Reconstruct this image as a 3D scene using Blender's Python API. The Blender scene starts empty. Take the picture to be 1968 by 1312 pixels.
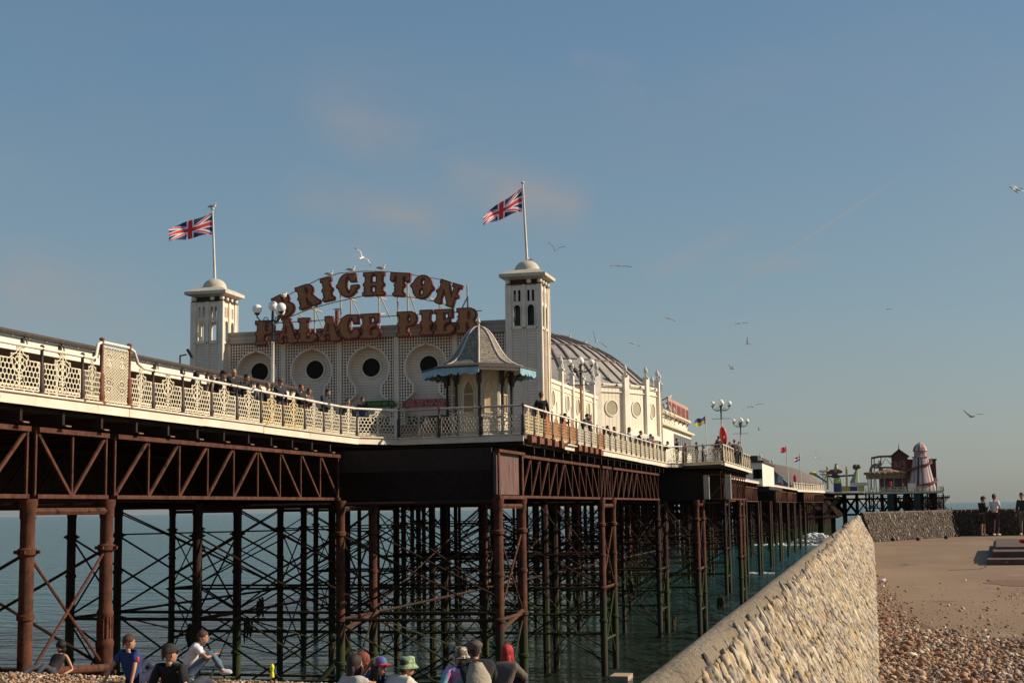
import bpy, bmesh, math, random
import numpy as np
from mathutils import Vector, Matrix, noise as mnoise
random.seed(7); rng = np.random.default_rng(7)
R = math.radians
SC = bpy.context.scene; COL = SC.collection

# ------------------------------------------------------------------ camera, sky, sun
# world axes: Y runs out to sea along the pier, X to the right, Z up; the eye is at height 0 (deck 3.15, sea -9.2)
CAM_R = Matrix.Rotation(R(14.0), 3, 'Z') @ Matrix.Rotation(R(90 + 6.71), 3, 'X') @ Matrix.Rotation(R(-.865), 3, 'Z')
cam = bpy.data.cameras.new('camera'); cam.lens = 50; cam.sensor_width = 36
cam.clip_start = .2; cam.clip_end = 60000
camo = bpy.data.objects.new('camera', cam); COL.objects.link(camo)
camo.rotation_euler = CAM_R.to_euler(); SC.camera = camo
SUN_EL, SUN_AZ = 30.0, 74.0          # azimuth clockwise from +Y
world = bpy.data.worlds.new('World'); SC.world = world; world.use_nodes = True
wn, wl = world.node_tree.nodes, world.node_tree.links
wn.clear()
wout = wn.new('ShaderNodeOutputWorld'); wbg = wn.new('ShaderNodeBackground'); wbg.inputs[1].default_value = .13
sky = wn.new('ShaderNodeTexSky'); sky.sky_type = 'NISHITA'; sky.sun_disc = False
sky.sun_elevation = R(SUN_EL); sky.sun_rotation = R(SUN_AZ); sky.air_density = 1.0; sky.dust_density = 1.2; sky.ozone_density = 1.2
hsv = wn.new('ShaderNodeHueSaturation'); hsv.inputs['Saturation'].default_value = .85; hsv.inputs['Value'].default_value = .70
wl.new(sky.outputs[0], hsv.inputs['Color'])
tc = wn.new('ShaderNodeTexCoord')
def cloud(scale, stretch, rot, lo, hi, amount, seed):
    mp = wn.new('ShaderNodeMapping'); mp.inputs['Scale'].default_value = stretch; mp.inputs['Rotation'].default_value = rot
    mp.inputs['Location'].default_value = (seed, seed * .7, 0)
    nz = wn.new('ShaderNodeTexNoise'); nz.inputs['Scale'].default_value = scale; nz.inputs['Detail'].default_value = 5; nz.inputs['Roughness'].default_value = .55
    rp = wn.new('ShaderNodeMapRange'); rp.inputs['From Min'].default_value = lo; rp.inputs['From Max'].default_value = hi; rp.inputs['To Max'].default_value = amount
    wl.new(tc.outputs['Generated'], mp.inputs[0]); wl.new(mp.outputs[0], nz.inputs['Vector']); wl.new(nz.outputs[0], rp.inputs['Value'])
    return rp.outputs[0]
def pdir(px, py): return (CAM_R @ Vector(((px - 984) / 2733, -(py - 656) / 2733, -1))).normalized()
def wmath(op, a, b=None, c=None):
    q = wn.new('ShaderNodeMath'); q.operation = op; q.use_clamp = op == 'MULTIPLY_ADD'
    for i, x in enumerate((a, b, c)):
        if x is None: continue
        if isinstance(x, (int, float)): q.inputs[i].default_value = x
        else: wl.new(x, q.inputs[i])
    return q.outputs[0]
def wdot(v):
    q = wn.new('ShaderNodeVectorMath'); q.operation = 'DOT_PRODUCT'; wl.new(tc.outputs['Generated'], q.inputs[0]); q.inputs[1].default_value = v; return q.outputs['Value']
def streak(a, b_, half, amt, noise=None):
    """a wisp of cirrus (or a vapour trail) along the great circle between two directions of the sky"""
    a, b_ = pdir(*a), pdir(*b_); n = a.cross(b_).normalized(); mid = (a + b_).normalized(); ln = a.angle(b_) / 2
    across = wmath('SUBTRACT', 1.0, wmath('DIVIDE', wmath('ABSOLUTE', wdot(n)), half)); al = wmath('SUBTRACT', 1.0, wmath('DIVIDE', wmath('ABSOLUTE', wdot(n.cross(mid))), math.sin(ln)))
    f = wmath('MULTIPLY', wmath('MULTIPLY_ADD', across, 1.0, 0.0), wmath('MULTIPLY_ADD', al, 2.2, 0.0)); f = wmath('MULTIPLY', f, wmath('MULTIPLY_ADD', wdot(mid), 1e4, -9e3))
    if noise is not None: f = wmath('MULTIPLY', f, noise)
    return wmath('MULTIPLY', f, amt)
nz1 = cloud(9, (1, 1, 2.5), (R(12), R(30), 0), .30, .62, 1.0, 3.1)
c1 = cloud(2.2, (1, 1, 3.0), (R(12), R(18), 0), .50, .75, .16, 3.1)
for a_, b_, h_, m_ in (((560, 190), (1130, 420), .020, .5), ((520, 350), (900, 450), .014, .55), ((930, 370), (1150, 400), .018, .4), ((540, 480), (760, 495), .010, .4), ((-60, 540), (330, 600), .026, .5), ((1230, 540), (1450, 430), .006, .35), ((1300, 520), (1620, 500), .006, .25), ((1060, 90), (1260, 180), .012, .3)):
    c1 = wmath('ADD', c1, streak(a_, b_, h_ * 1.6, m_ * 1.15, nz1))
c1 = wmath('ADD', c1, streak((1330, 605), (1760, 320), .0016, .42)); c1 = wmath('MULTIPLY_ADD', c1, 1.0, 0.0)
# thin high haze: the sky pales towards the horizon
sx_ = wn.new('ShaderNodeSeparateXYZ'); wl.new(tc.outputs['Generated'], sx_.inputs[0])
mrz = wn.new('ShaderNodeMapRange'); mrz.inputs['From Min'].default_value = 0; mrz.inputs['From Max'].default_value = .5; wl.new(sx_.outputs[2], mrz.inputs['Value'])
crz = wn.new('ShaderNodeValToRGB'); wl.new(mrz.outputs[0], crz.inputs['Fac']); ce = crz.color_ramp.elements
ce[0].position = 0; ce[0].color = (1.66, 1.86, 1.80, 1); ce[1].position = 1; ce[1].color = (.44, 1.16, 2.20, 1)
for p_, c_ in ((.28, (1.08, 1.76, 2.12, 1)), (.6, (.68, 1.48, 2.26, 1))): x_ = ce.new(p_); x_.color = c_
hz = wn.new('ShaderNodeMix'); hz.data_type = 'RGBA'; hz.inputs['Factor'].default_value = .62; wl.new(hsv.outputs[0], hz.inputs['A']); wl.new(crz.outputs[0], hz.inputs['B'])
mx = wn.new('ShaderNodeMix'); mx.data_type = 'RGBA'
wl.new(c1, mx.inputs['Factor']); wl.new(hz.outputs['Result'], mx.inputs['A']); mx.inputs['B'].default_value = (2.15, 2.05, 2.06, 1)
wl.new(mx.outputs['Result'], wbg.inputs[0]); wl.new(wbg.outputs[0], wout.inputs[0])
sl = bpy.data.lights.new('sun', 'SUN'); sl.energy = 5.0; sl.angle = R(.53); sl.color = (1, .86, .68)
so = bpy.data.objects.new('sun', sl); COL.objects.link(so)
sd = Vector((math.sin(R(SUN_AZ)) * math.cos(R(SUN_EL)), math.cos(R(SUN_AZ)) * math.cos(R(SUN_EL)), math.sin(R(SUN_EL))))
so.rotation_euler = sd.to_track_quat('Z', 'Y').to_euler(); so.location = sd * 200
SC.view_settings.view_transform = 'Standard'; SC.view_settings.look = 'None'
SC.view_settings.exposure = 0.25; SC.view_settings.gamma = 1
SC.cycles.max_bounces = 6; SC.cycles.diffuse_bounces = 3; SC.cycles.glossy_bounces = 3

def survey(px, py, X=None, Y=None, Z=None):
    """where the line of sight through a point of the photograph meets the plane X=, Y= or Z= of the place"""
    d = CAM_R @ Vector(((px - 984) / 2733, -(py - 656) / 2733, -1))
    t = X / d.x if X is not None else Y / d.y if Y is not None else Z / d.z
    return d * t

# ------------------------------------------------------------------ materials
MATS = {}
def mat(name, c, c2=None, scale=6, rough=.7, bump=0, bscale=30, metal=0, spots=None, spec=.4, coat=0, stretch=None, lo=.35, hi=.65, detail=6):
    if name in MATS: return MATS[name]
    m = bpy.data.materials.new(name); m.use_nodes = True; MATS[name] = m
    n, l = m.node_tree.nodes, m.node_tree.links
    b = n['Principled BSDF']; b.inputs['Roughness'].default_value = rough; b.inputs['Metallic'].default_value = metal
    b.inputs['Specular IOR Level'].default_value = spec
    b.inputs['Base Color'].default_value = (*c, 1)
    t = n.new('ShaderNodeTexCoord'); mp = n.new('ShaderNodeMapping'); l.new(t.outputs['Object'], mp.inputs[0])
    if stretch: mp.inputs['Scale'].default_value = stretch
    def nz(s, d=detail):
        x = n.new('ShaderNodeTexNoise'); x.inputs['Scale'].default_value = s; x.inputs['Detail'].default_value = d; x.inputs['Roughness'].default_value = .6
        l.new(mp.outputs[0], x.inputs['Vector']); return x.outputs[0]
    col = None
    if c2:
        r = n.new('ShaderNodeMapRange'); r.inputs['From Min'].default_value = lo; r.inputs['From Max'].default_value = hi
        l.new(nz(scale), r.inputs['Value'])
        k = n.new('ShaderNodeMix'); k.data_type = 'RGBA'; l.new(r.outputs[0], k.inputs['Factor'])
        k.inputs['A'].default_value = (*c, 1); k.inputs['B'].default_value = (*c2, 1); col = k.outputs['Result']
    if spots:
        for (sc, ss, th) in spots:
            r = n.new('ShaderNodeMapRange'); r.inputs['From Min'].default_value = th; r.inputs['From Max'].default_value = th + .06
            l.new(nz(ss), r.inputs['Value'])
            k = n.new('ShaderNodeMix'); k.data_type = 'RGBA'; l.new(r.outputs[0], k.inputs['Factor'])
            if col: l.new(col, k.inputs['A'])
            else: k.inputs['A'].default_value = (*c, 1)
            k.inputs['B'].default_value = (*sc, 1); col = k.outputs['Result']
    if col: l.new(col, b.inputs['Base Color'])
    if bump:
        bp = n.new('ShaderNodeBump'); bp.inputs['Strength'].default_value = bump; bp.inputs['Distance'].default_value = .05
        l.new(nz(bscale), bp.inputs['Height']); l.new(bp.outputs[0], b.inputs['Normal'])
    return m
def boards(name, c, c2, pitch=.14, axis='Z', rough=.6, depth=.5):
    """painted shiplap: thin shadow-gap lines as bump and a thin line of dirt"""
    if name in MATS: return MATS[name]
    m = mat(name, c, c2, 1.3, rough); n, l = m.node_tree.nodes, m.node_tree.links; b = n['Principled BSDF']
    t = n.new('ShaderNodeTexCoord'); sp = n.new('ShaderNodeSeparateXYZ'); l.new(t.outputs['Object'], sp.inputs[0])
    q = n.new('ShaderNodeMath'); q.operation = 'MULTIPLY'; q.inputs[1].default_value = 1 / pitch
    if axis == 'H':
        ad = n.new('ShaderNodeMath'); ad.operation = 'ADD'; l.new(sp.outputs[0], ad.inputs[0]); l.new(sp.outputs[1], ad.inputs[1]); l.new(ad.outputs[0], q.inputs[0])
    else: l.new(sp.outputs[axis], q.inputs[0])
    f = n.new('ShaderNodeMath'); f.operation = 'FRACT'; l.new(q.outputs[0], f.inputs[0])
    g = n.new('ShaderNodeMath'); g.operation = 'GREATER_THAN'; g.inputs[1].default_value = .12; l.new(f.outputs[0], g.inputs[0])
    bp = n.new('ShaderNodeBump'); bp.inputs['Strength'].default_value = depth; bp.inputs['Distance'].default_value = .03
    l.new(g.outputs[0], bp.inputs['Height']); l.new(bp.outputs[0], b.inputs['Normal'])
    src = b.inputs['Base Color'].links[0].from_socket
    k = n.new('ShaderNodeMix'); k.data_type = 'RGBA'; l.new(g.outputs[0], k.inputs['Factor']); k.inputs['A'].default_value = (c[0] * .55, c[1] * .5, c[2] * .45, 1)
    l.new(src, k.inputs['B']); l.new(k.outputs['Result'], b.inputs['Base Color'])
    return m
def byattr(name, rough=.7, bump=.3, bscale=60, attr='tint'):
    if name in MATS: return MATS[name]
    m = mat(name, (.5, .5, .5), None, 6, rough, bump, bscale); n, l = m.node_tree.nodes, m.node_tree.links
    a = n.new('ShaderNodeAttribute'); a.attribute_name = attr; l.new(a.outputs['Color'], n['Principled BSDF'].inputs['Base Color']); return m
def iron(name, dry, dry2, tide=True):
    """rusting iron; algae and mussel crust grow in bands by height above the sea"""
    if name in MATS: return MATS[name]
    m = mat(name, dry, dry2, 3, .85, .7, 30, spec=.25, spots=[(tuple(min(1, k * 1.7) for k in dry), 7, .64), (tuple(k * .35 for k in dry2), 2.2, .6)]); n, l = m.node_tree.nodes, m.node_tree.links; b = n['Principled BSDF']
    src = b.inputs['Base Color'].links[0].from_socket
    g = n.new('ShaderNodeNewGeometry'); sp = n.new('ShaderNodeSeparateXYZ'); l.new(g.outputs['Position'], sp.inputs[0])
    nz = n.new('ShaderNodeTexNoise'); nz.inputs['Scale'].default_value = 1.7; l.new(g.outputs['Position'], nz.inputs['Vector'])
    ad = n.new('ShaderNodeMath'); ad.operation = 'MULTIPLY_ADD'; ad.inputs[1].default_value = 1.6; l.new(nz.outputs[0], ad.inputs[0]); l.new(sp.outputs[2], ad.inputs[2])
    r = n.new('ShaderNodeValToRGB'); mr = n.new('ShaderNodeMapRange'); mr.inputs['From Min'].default_value = -9; mr.inputs['From Max'].default_value = -2
    l.new(ad.outputs[0], mr.inputs['Value']); l.new(mr.outputs[0], r.inputs['Fac'])
    e = r.color_ramp.elements; e[0].position = .0; e[0].color = (.035, .028, .018, 1); e[1].position = .28; e[1].color = (.05, .045, .022, 1)
    for p, c in ((.42, (.032, .040, .014, 1)), (.58, (.036, .046, .014, 1)), (.66, (.045, .032, .018, 1))):
        x = e.new(p); x.color = c
    r2 = n.new('ShaderNodeMapRange'); r2.inputs['From Min'].default_value = .66; r2.inputs['From Max'].default_value = .8; l.new(mr.outputs[0], r2.inputs['Value'])
    k = n.new('ShaderNodeMix'); k.data_type = 'RGBA'; l.new(r2.outputs[0], k.inputs['Factor']); l.new(r.outputs[0], k.inputs['A']); l.new(src, k.inputs['B'])
    l.new(k.outputs['Result'], b.inputs['Base Color']); return m

CREAM = mat('cream_paint', (.66, .58, .43), (.58, .49, .35), 1.2, .55, spots=[((.36, .2, .1), 5, .72)])
WHITE = mat('white_paint', (.78, .72, .61), (.68, .60, .48), 1.5, .55, spots=[((.42, .2, .09), 3, .70)])
FASC = mat('fascia_paint', (.74, .65, .52), (.62, .52, .40), .9, .6, .15, 20, spots=[((.30, .12, .05), 2.2, .66)])
HALLP = boards('hall_boards', (.76, .65, .53), (.68, .57, .45), .17)
HALLV = boards('hall_side_boards', (.76, .68, .53), (.70, .62, .47), .5, 'H', depth=.3)
TRIM = mat('hall_trim', (.80, .69, .56), (.70, .59, .46), 2, .6)
TRIMS = mat('tower_trim', (.76, .67, .54), (.66, .57, .44), 1.5, .6, spots=[((.28, .2, .12), 4, .7)])
BACKB = mat('lattice_shade_board', (.11, .06, .04), (.15, .085, .06), 2, .8)
GLASSD = mat('dark_glass', (.014, .012, .010), None, rough=.5, spec=.12)
GLASSY = mat('yellow_glass', (.42, .37, .24), (.36, .31, .2), 3, .3)
PANEL = mat('railing_cream', (.76, .68, .50), (.68, .58, .40), 3, .6, spots=[((.5, .30, .12), 3.5, .66)])
PANELY = mat('railing_yellowed', (.70, .62, .40), (.66, .50, .26), 3, .6, spots=[((.5, .25, .06), 3, .6)])
PANELR = mat('railing_rusted', (.52, .28, .12), (.48, .17, .07), 4, .75, spots=[((.6, .5, .3), 5, .58)])
PANELD = mat('railing_shaded', (.50, .44, .34), (.40, .32, .22), 4, .7)  # railing paint with the shade of the beach-facing sides put in
POST = mat('post_iron', (.03, .022, .02), (.06, .032, .022), 5, .6, .3, 30)
POSTR = mat('post_rust', (.13, .04, .025), (.20, .075, .03), 5, .75, .4, 30)
RAILW = mat('handrail_white', (.78, .72, .64), (.66, .55, .44), 2, .5)
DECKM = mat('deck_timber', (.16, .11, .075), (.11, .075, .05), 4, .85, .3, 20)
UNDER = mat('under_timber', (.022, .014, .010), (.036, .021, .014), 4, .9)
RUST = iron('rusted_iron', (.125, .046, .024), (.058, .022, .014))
RUSTD = iron('shaded_iron', (.030, .016, .012), (.050, .022, .014))  # the same rusted iron, with the shade under the deck put into it
ROOFD = mat('dark_gutter', (.05, .035, .028), (.07, .05, .04), 4, .7)
SLATE = mat('zinc_roof', (.27, .24, .21), (.36, .32, .28), 1.6, .5, .15, 12)
RIBM = mat('roof_ribs', (.13, .09, .07), (.18, .13, .10), 3, .6)
BLACK = mat('black_paint', (.018, .02, .022), None, rough=.4)

# ------------------------------------------------------------------ mesh building
class MB:
    def __init__(s): s.v = []; s.f = []; s.m = []; s.mi = 0
    def add(s, vs, fs):
        o = len(s.v); s.v += [tuple(p) for p in vs]; s.f += [tuple(i + o for i in f) for f in fs]; s.m += [s.mi] * len(fs); return s
    def box(s, c, d, rz=0, rx=0, ry=0):
        M = Matrix.Rotation(rz, 3, 'Z') @ Matrix.Rotation(ry, 3, 'Y') @ Matrix.Rotation(rx, 3, 'X')
        vs = [Vector(c) + M @ Vector((x * d[0] / 2, y * d[1] / 2, z * d[2] / 2)) for z in (-1, 1) for y in (-1, 1) for x in (-1, 1)]
        return s.add(vs, [(0, 2, 3, 1), (4, 5, 7, 6), (0, 1, 5, 4), (2, 6, 7, 3), (0, 4, 6, 2), (1, 3, 7, 5)])
    def b2(s, x0, x1, y0, y1, z0, z1): return s.box(((x0 + x1) / 2, (y0 + y1) / 2, (z0 + z1) / 2), (abs(x1 - x0), abs(y1 - y0), abs(z1 - z0)))
    def bar(s, p, q, w, h=None, up=(0, 0, 1), caps=True):
        p, q = Vector(p), Vector(q); d = (q - p)
        if d.length < 1e-6: return s
        d.normalize(); u = Vector(up)
        if abs(d.dot(u)) > .98: u = Vector((0, 1, 0)) if abs(d.y) < .9 else Vector((1, 0, 0))
        a = d.cross(u).normalized(); b = a.cross(d).normalized(); h = h or w
        vs = [e + a * (i * w / 2) + b * (j * h / 2) for e in (p, q) for i, j in ((-1, -1), (1, -1), (1, 1), (-1, 1))]
        fs = [(0, 1, 5, 4), (1, 2, 6, 5), (2, 3, 7, 6), (3, 0, 4, 7)] + ([(3, 2, 1, 0), (4, 5, 6, 7)] if caps else [])
        return s.add(vs, fs)
    def tube(s, pts, r, n=8, caps=True):
        pts = [Vector(p) for p in pts]; rs = r if isinstance(r, (list, tuple)) else [r] * len(pts); vs = []; ref = None
        for i, p in enumerate(pts):
            d = (pts[min(i + 1, len(pts) - 1)] - pts[max(i - 1, 0)]).normalized()
            if ref is None: ref = Vector((0, 0, 1)) if abs(d.z) < .9 else Vector((1, 0, 0))
            a = d.cross(ref).normalized(); b = a.cross(d).normalized(); ref = b
            vs += [p + (a * math.cos(t) + b * math.sin(t)) * rs[i] for t in [2 * math.pi * k / n for k in range(n)]]
        fs = [(i * n + k, i * n + (k + 1) % n, (i + 1) * n + (k + 1) % n, (i + 1) * n + k) for i in range(len(pts) - 1) for k in range(n)]
        if caps: fs += [tuple(range(n))[::-1], tuple((len(pts) - 1) * n + k for k in range(n))]
        return s.add(vs, fs)
    def lathe(s, prof, c=(0, 0, 0), n=12, ph=0, sx=1, sy=1, arc=None, caps=True):
        c = Vector(c); vs = []; fs = []; m = n if arc is None else n + 1; A = arc or 2 * math.pi
        for r, z in prof: vs += [c + Vector((r * sx * math.cos(ph + A * k / n), r * sy * math.sin(ph + A * k / n), z)) for k in range(m)]
        for i in range(len(prof) - 1):
            for k in range(n):
                k2 = (k + 1) % m; fs.append((i * m + k, i * m + k2, (i + 1) * m + k2, (i + 1) * m + k))
        if caps and arc is None: fs += [tuple(range(m))[::-1], tuple((len(prof) - 1) * m + k for k in range(m))]
        return s.add(vs, fs)
    def ball(s, c, r, n=12, k=7, sc=(1, 1, 1)):
        c = Vector(c); pr = [(math.sin(math.pi * i / k), -math.cos(math.pi * i / k)) for i in range(k + 1)]
        vs = []; fs = []
        for a, z in pr: vs += [c + Vector((a * r * sc[0] * math.cos(2 * math.pi * j / n), a * r * sc[1] * math.sin(2 * math.pi * j / n), z * r * sc[2])) for j in range(n)]
        for i in range(k): fs += [(i * n + j, i * n + (j + 1) % n, (i + 1) * n + (j + 1) % n, (i + 1) * n + j) for j in range(n)]
        return s.add(vs, fs)
    def prism(s, poly, z0, z1):
        """polygon in XY (may be concave) extruded in z"""
        from mathutils.geometry import tessellate_polygon
        n = len(poly); T = tessellate_polygon([[Vector((p[0], p[1], 0)) for p in poly]])
        area = sum(poly[i][0] * poly[(i + 1) % n][1] - poly[(i + 1) % n][0] * poly[i][1] for i in range(n))
        vs = [(p[0], p[1], z0) for p in poly] + [(p[0], p[1], z1) for p in poly]; fs = []
        for t in T:
            a = [poly[i] for i in t]; ar = (a[1][0] - a[0][0]) * (a[2][1] - a[0][1]) - (a[2][0] - a[0][0]) * (a[1][1] - a[0][1])
            t = tuple(t) if ar > 0 else tuple(t)[::-1]; fs += [tuple(i + n for i in t), t[::-1]]
        for i in range(n):
            j = (i + 1) % n; q = (i, j, j + n, i + n); fs.append(q if area > 0 else q[::-1])
        return s.add(vs, fs)
    def xf(s, M, start=0):
        s.v = s.v[:start] + [tuple(M @ Vector(p)) for p in s.v[start:]]; return s
    def mesh(s, name, smooth=None, mats=None):
        me = bpy.data.meshes.new(name); me.from_pydata(s.v, [], s.f); me.update()
        for m in (mats or []): me.materials.append(m)
        if max(s.m or [0]) > 0: me.polygons.foreach_set('material_index', s.m)
        if smooth:
            me.polygons.foreach_set('use_smooth', [True] * len(me.polygons)); me.set_sharp_from_angle(angle=R(smooth))
        return me
    def build(s, name, mats, parent=None, world=False, smooth=None, label=None, loc=None):
        if not isinstance(mats, (list, tuple)): mats = [mats]
        if world and parent is not None:
            o = Vector((0, 0, 0)); q = parent
            while q: o += q.location; q = q.parent
            s.v = [tuple(Vector(p) - o) for p in s.v]
        ob = bpy.data.objects.new(name, s.mesh(name, smooth, mats)); COL.objects.link(ob); ob.parent = parent
        if loc is not None: ob.location = loc
        if label: ob['label'] = label
        return ob
def tag(o, label=None, cat=None, group=None, kind=None):
    if label: o['label'] = label
    if cat: o['category'] = cat
    if group: o['group'] = group
    if kind: o['kind'] = kind
    return o
def thing(name, label, cat, loc=(0, 0, 0), rz=0, group=None):
    o = bpy.data.objects.new(name, None); COL.objects.link(o); o.location = loc; o.rotation_euler = (0, 0, rz)
    o.empty_display_size = .3
    return tag(o, label, cat, group)
def link(name, me, parent, loc=(0, 0, 0), rot=(0, 0, 0), sc=None, label=None):
    o = bpy.data.objects.new(name, me); COL.objects.link(o); o.parent = parent; o.location = loc; o.rotation_euler = rot
    if sc: o.scale = sc
    if label: o['label'] = label
    return o
def copy_tree(o, parent=None):
    c = o.copy(); COL.objects.link(c); c.parent = parent
    for ch in list(o.children): copy_tree(ch, c)
    return c

# ---- 2D shapes by distance field, traced to outlines and filled
def contour(f, xs, ys):
    ny, nx = f.shape; seg = {}
    def pt(e):
        k, i, j = e
        if k == 0: t = f[j, i] / (f[j, i] - f[j, i + 1]); return (xs[i] + t * (xs[i + 1] - xs[i]), ys[j])
        t = f[j, i] / (f[j, i] - f[j + 1, i]); return (xs[i], ys[j] + t * (ys[j + 1] - ys[j]))
    nxt = {}
    for j in range(ny - 1):
        for i in range(nx - 1):
            c = (f[j, i] < 0) | (f[j, i + 1] < 0) << 1 | (f[j + 1, i + 1] < 0) << 2 | (f[j + 1, i] < 0) << 3
            if c in (0, 15): continue
            B, Rr, T, L = (0, i, j), (1, i + 1, j), (0, i, j + 1), (1, i, j)
            tab = {1: [(B, L)], 2: [(Rr, B)], 3: [(Rr, L)], 4: [(T, Rr)], 5: [(B, L), (T, Rr)], 6: [(T, B)], 7: [(T, L)], 8: [(L, T)], 9: [(B, T)], 10: [(Rr, B), (L, T)], 11: [(Rr, T)], 12: [(L, Rr)], 13: [(B, Rr)], 14: [(L, B)]}
            for a, b in tab[int(c)]: nxt[a] = b
    loops = []; 
    while nxt:
        a, b = nxt.popitem(); lp = [pt(a)]
        while b in nxt: lp.append(pt(b)); b = nxt.pop(b)
        if len(lp) > 5: loops.append(lp)
    return loops
def thin(lp, tol=.004):
    out = [lp[0]]
    for i in range(1, len(lp) - 1):
        a, b, c = Vector(out[-1]), Vector(lp[i]), Vector(lp[i + 1])
        if (b - a).length < 1e-6: continue
        if abs((b - a).x * (c - a).y - (b - a).y * (c - a).x) / max((c - a).length, 1e-6) > tol or (b - a).length > .15: out.append(lp[i])
    return out + [lp[-1]]
def fill(loops, ext, name='shape'):
    """filled 2D outline in XY, extruded +-ext in Z -> (verts, faces)"""
    cu = bpy.data.curves.new(name, 'CURVE'); cu.dimensions = '2D'; cu.fill_mode = 'BOTH'; cu.extrude = ext
    for lp in loops:
        sp = cu.splines.new('POLY'); sp.points.add(len(lp) - 1); sp.use_cyclic_u = True
        for i, p in enumerate(lp): sp.points[i].co = (p[0], p[1], 0, 1)
    ob = bpy.data.objects.new(name, cu); me = bpy.data.meshes.new_from_object(ob)
    vs = [tuple(v.co) for v in me.vertices]; fs = [tuple(p.vertices) for p in me.polygons]
    bpy.data.objects.remove(ob); bpy.data.curves.remove(cu); bpy.data.meshes.remove(me)
    return vs, fs
def upright(vs, o=(0, 0, 0), ang=0, tilt=0, sc=1):
    """shape drawn in XY stood up facing -Y (x right, y up), tilted in its plane, turned by ang about Z"""
    M = Matrix.Translation(Vector(o)) @ Matrix.Rotation(ang, 4, 'Z') @ Matrix.Rotation(math.pi / 2, 4, 'X') @ Matrix.Rotation(tilt, 4, 'Z') @ Matrix.Scale(sc, 4)
    return [tuple(M @ Vector(p)) for p in vs]
def text_mesh(txt, size, ext=.004, spacing=1.0):
    cu = bpy.data.curves.new('lettering', 'FONT'); cu.body = txt; cu.size = size; cu.extrude = ext; cu.align_x = 'CENTER'; cu.align_y = 'CENTER'; cu.space_character = spacing
    ob = bpy.data.objects.new('t', cu); me = bpy.data.meshes.new_from_object(ob)
    vs = [tuple(v.co) for v in me.vertices]; fs = [tuple(p.vertices) for p in me.polygons]
    bpy.data.objects.remove(ob); bpy.data.curves.remove(cu); bpy.data.meshes.remove(me); return vs, fs
# ------------------------------------------------------------------ sea, beach, apron
def sea_material():
    m = mat('sea_water', (.022, .050, .052), None, rough=.12, spec=.22); n, l = m.node_tree.nodes, m.node_tree.links; b = n['Principled BSDF']
    g = n.new('ShaderNodeNewGeometry'); hs = []
    for sc, st, w in ((.10, (1, 2.2, 1), 1.5), (.5, (1, 1.9, 1), .55), (2.2, (1, 1.6, 1), .14)):
        mp = n.new('ShaderNodeMapping'); mp.inputs['Scale'].default_value = st; mp.inputs['Rotation'].default_value = (0, 0, R(-12)); l.new(g.outputs['Position'], mp.inputs[0])
        z = n.new('ShaderNodeTexNoise'); z.inputs['Scale'].default_value = sc; z.inputs['Detail'].default_value = 3; l.new(mp.outputs[0], z.inputs['Vector'])
        q = n.new('ShaderNodeMath'); q.operation = 'MULTIPLY'; q.inputs[1].default_value = w; l.new(z.outputs[0], q.inputs[0]); hs.append(q.outputs[0])
    a = hs[0]
    for h in hs[1:]:
        q = n.new('ShaderNodeMath'); q.operation = 'ADD'; l.new(a, q.inputs[0]); l.new(h, q.inputs[1]); a = q.outputs[0]
    bp = n.new('ShaderNodeBump'); bp.inputs['Strength'].default_value = .95; bp.inputs['Distance'].default_value = 2.0; l.new(a, bp.inputs['Height']); l.new(bp.outputs[0], b.inputs['Normal'])
    # close in, the pier's shadow and reflection painted as dark green; bluer off shore
    mp = n.new('ShaderNodeSeparateXYZ'); l.new(g.outputs['Position'], mp.inputs[0]); r = n.new('ShaderNodeMapRange'); r.inputs['From Min'].default_value = 110; r.inputs['From Max'].default_value = 330
    dx_ = n.new('ShaderNodeMath'); dx_.operation = 'MULTIPLY_ADD'; dx_.inputs[1].default_value = -2.0; l.new(mp.outputs[0], dx_.inputs[0]); l.new(mp.outputs[1], dx_.inputs[2]); l.new(dx_.outputs[0], r.inputs['Value']); k = n.new('ShaderNodeMix'); k.data_type = 'RGBA'; l.new(r.outputs[0], k.inputs['Factor'])
    k.inputs['A'].default_value = (.016, .024, .014, 1); k.inputs['B'].default_value = (.020, .088, .108, 1); l.new(k.outputs['Result'], b.inputs['Base Color']); return m
SEA = sea_material()
me = MB(); me.add([(-30000, 40, -9.2), (30000, 40, -9.2), (30000, 40000, -9.2), (-30000, 40000, -9.2)], [(0, 1, 2, 3)])
tag(me.build('sea', SEA), 'green blue sea under and beyond the pier', kind='structure')

def bh(x, y):
    base = -2.38 - .018 * max(0, y - 0) - .016 * (x + 15)
    if y > 23.0: base -= .2 * (y - 23.0) ** 1.25
    return max(base, -14)
SHING = mat('shingle_bed', (.20, .115, .065), (.11, .06, .04), 14, .9, .6, 40)
xs = np.arange(-75, -.9, 1.0); ys = np.concatenate([np.arange(2, 34, .8), np.arange(34, 75, 3)]); b = MB()
vs = [(x, y, bh(x, y) + .05 * mnoise.noise((x * .4, y * .4, 0))) for y in ys for x in xs]; nx = len(xs)
b.add(vs, [(j * nx + i, j * nx + i + 1, (j + 1) * nx + i + 1, (j + 1) * nx + i) for j in range(len(ys) - 1) for i in range(nx - 1)])
tag(b.build('beach', SHING, smooth=60), 'shingle beach sloping down to the sea', kind='structure')

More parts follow.
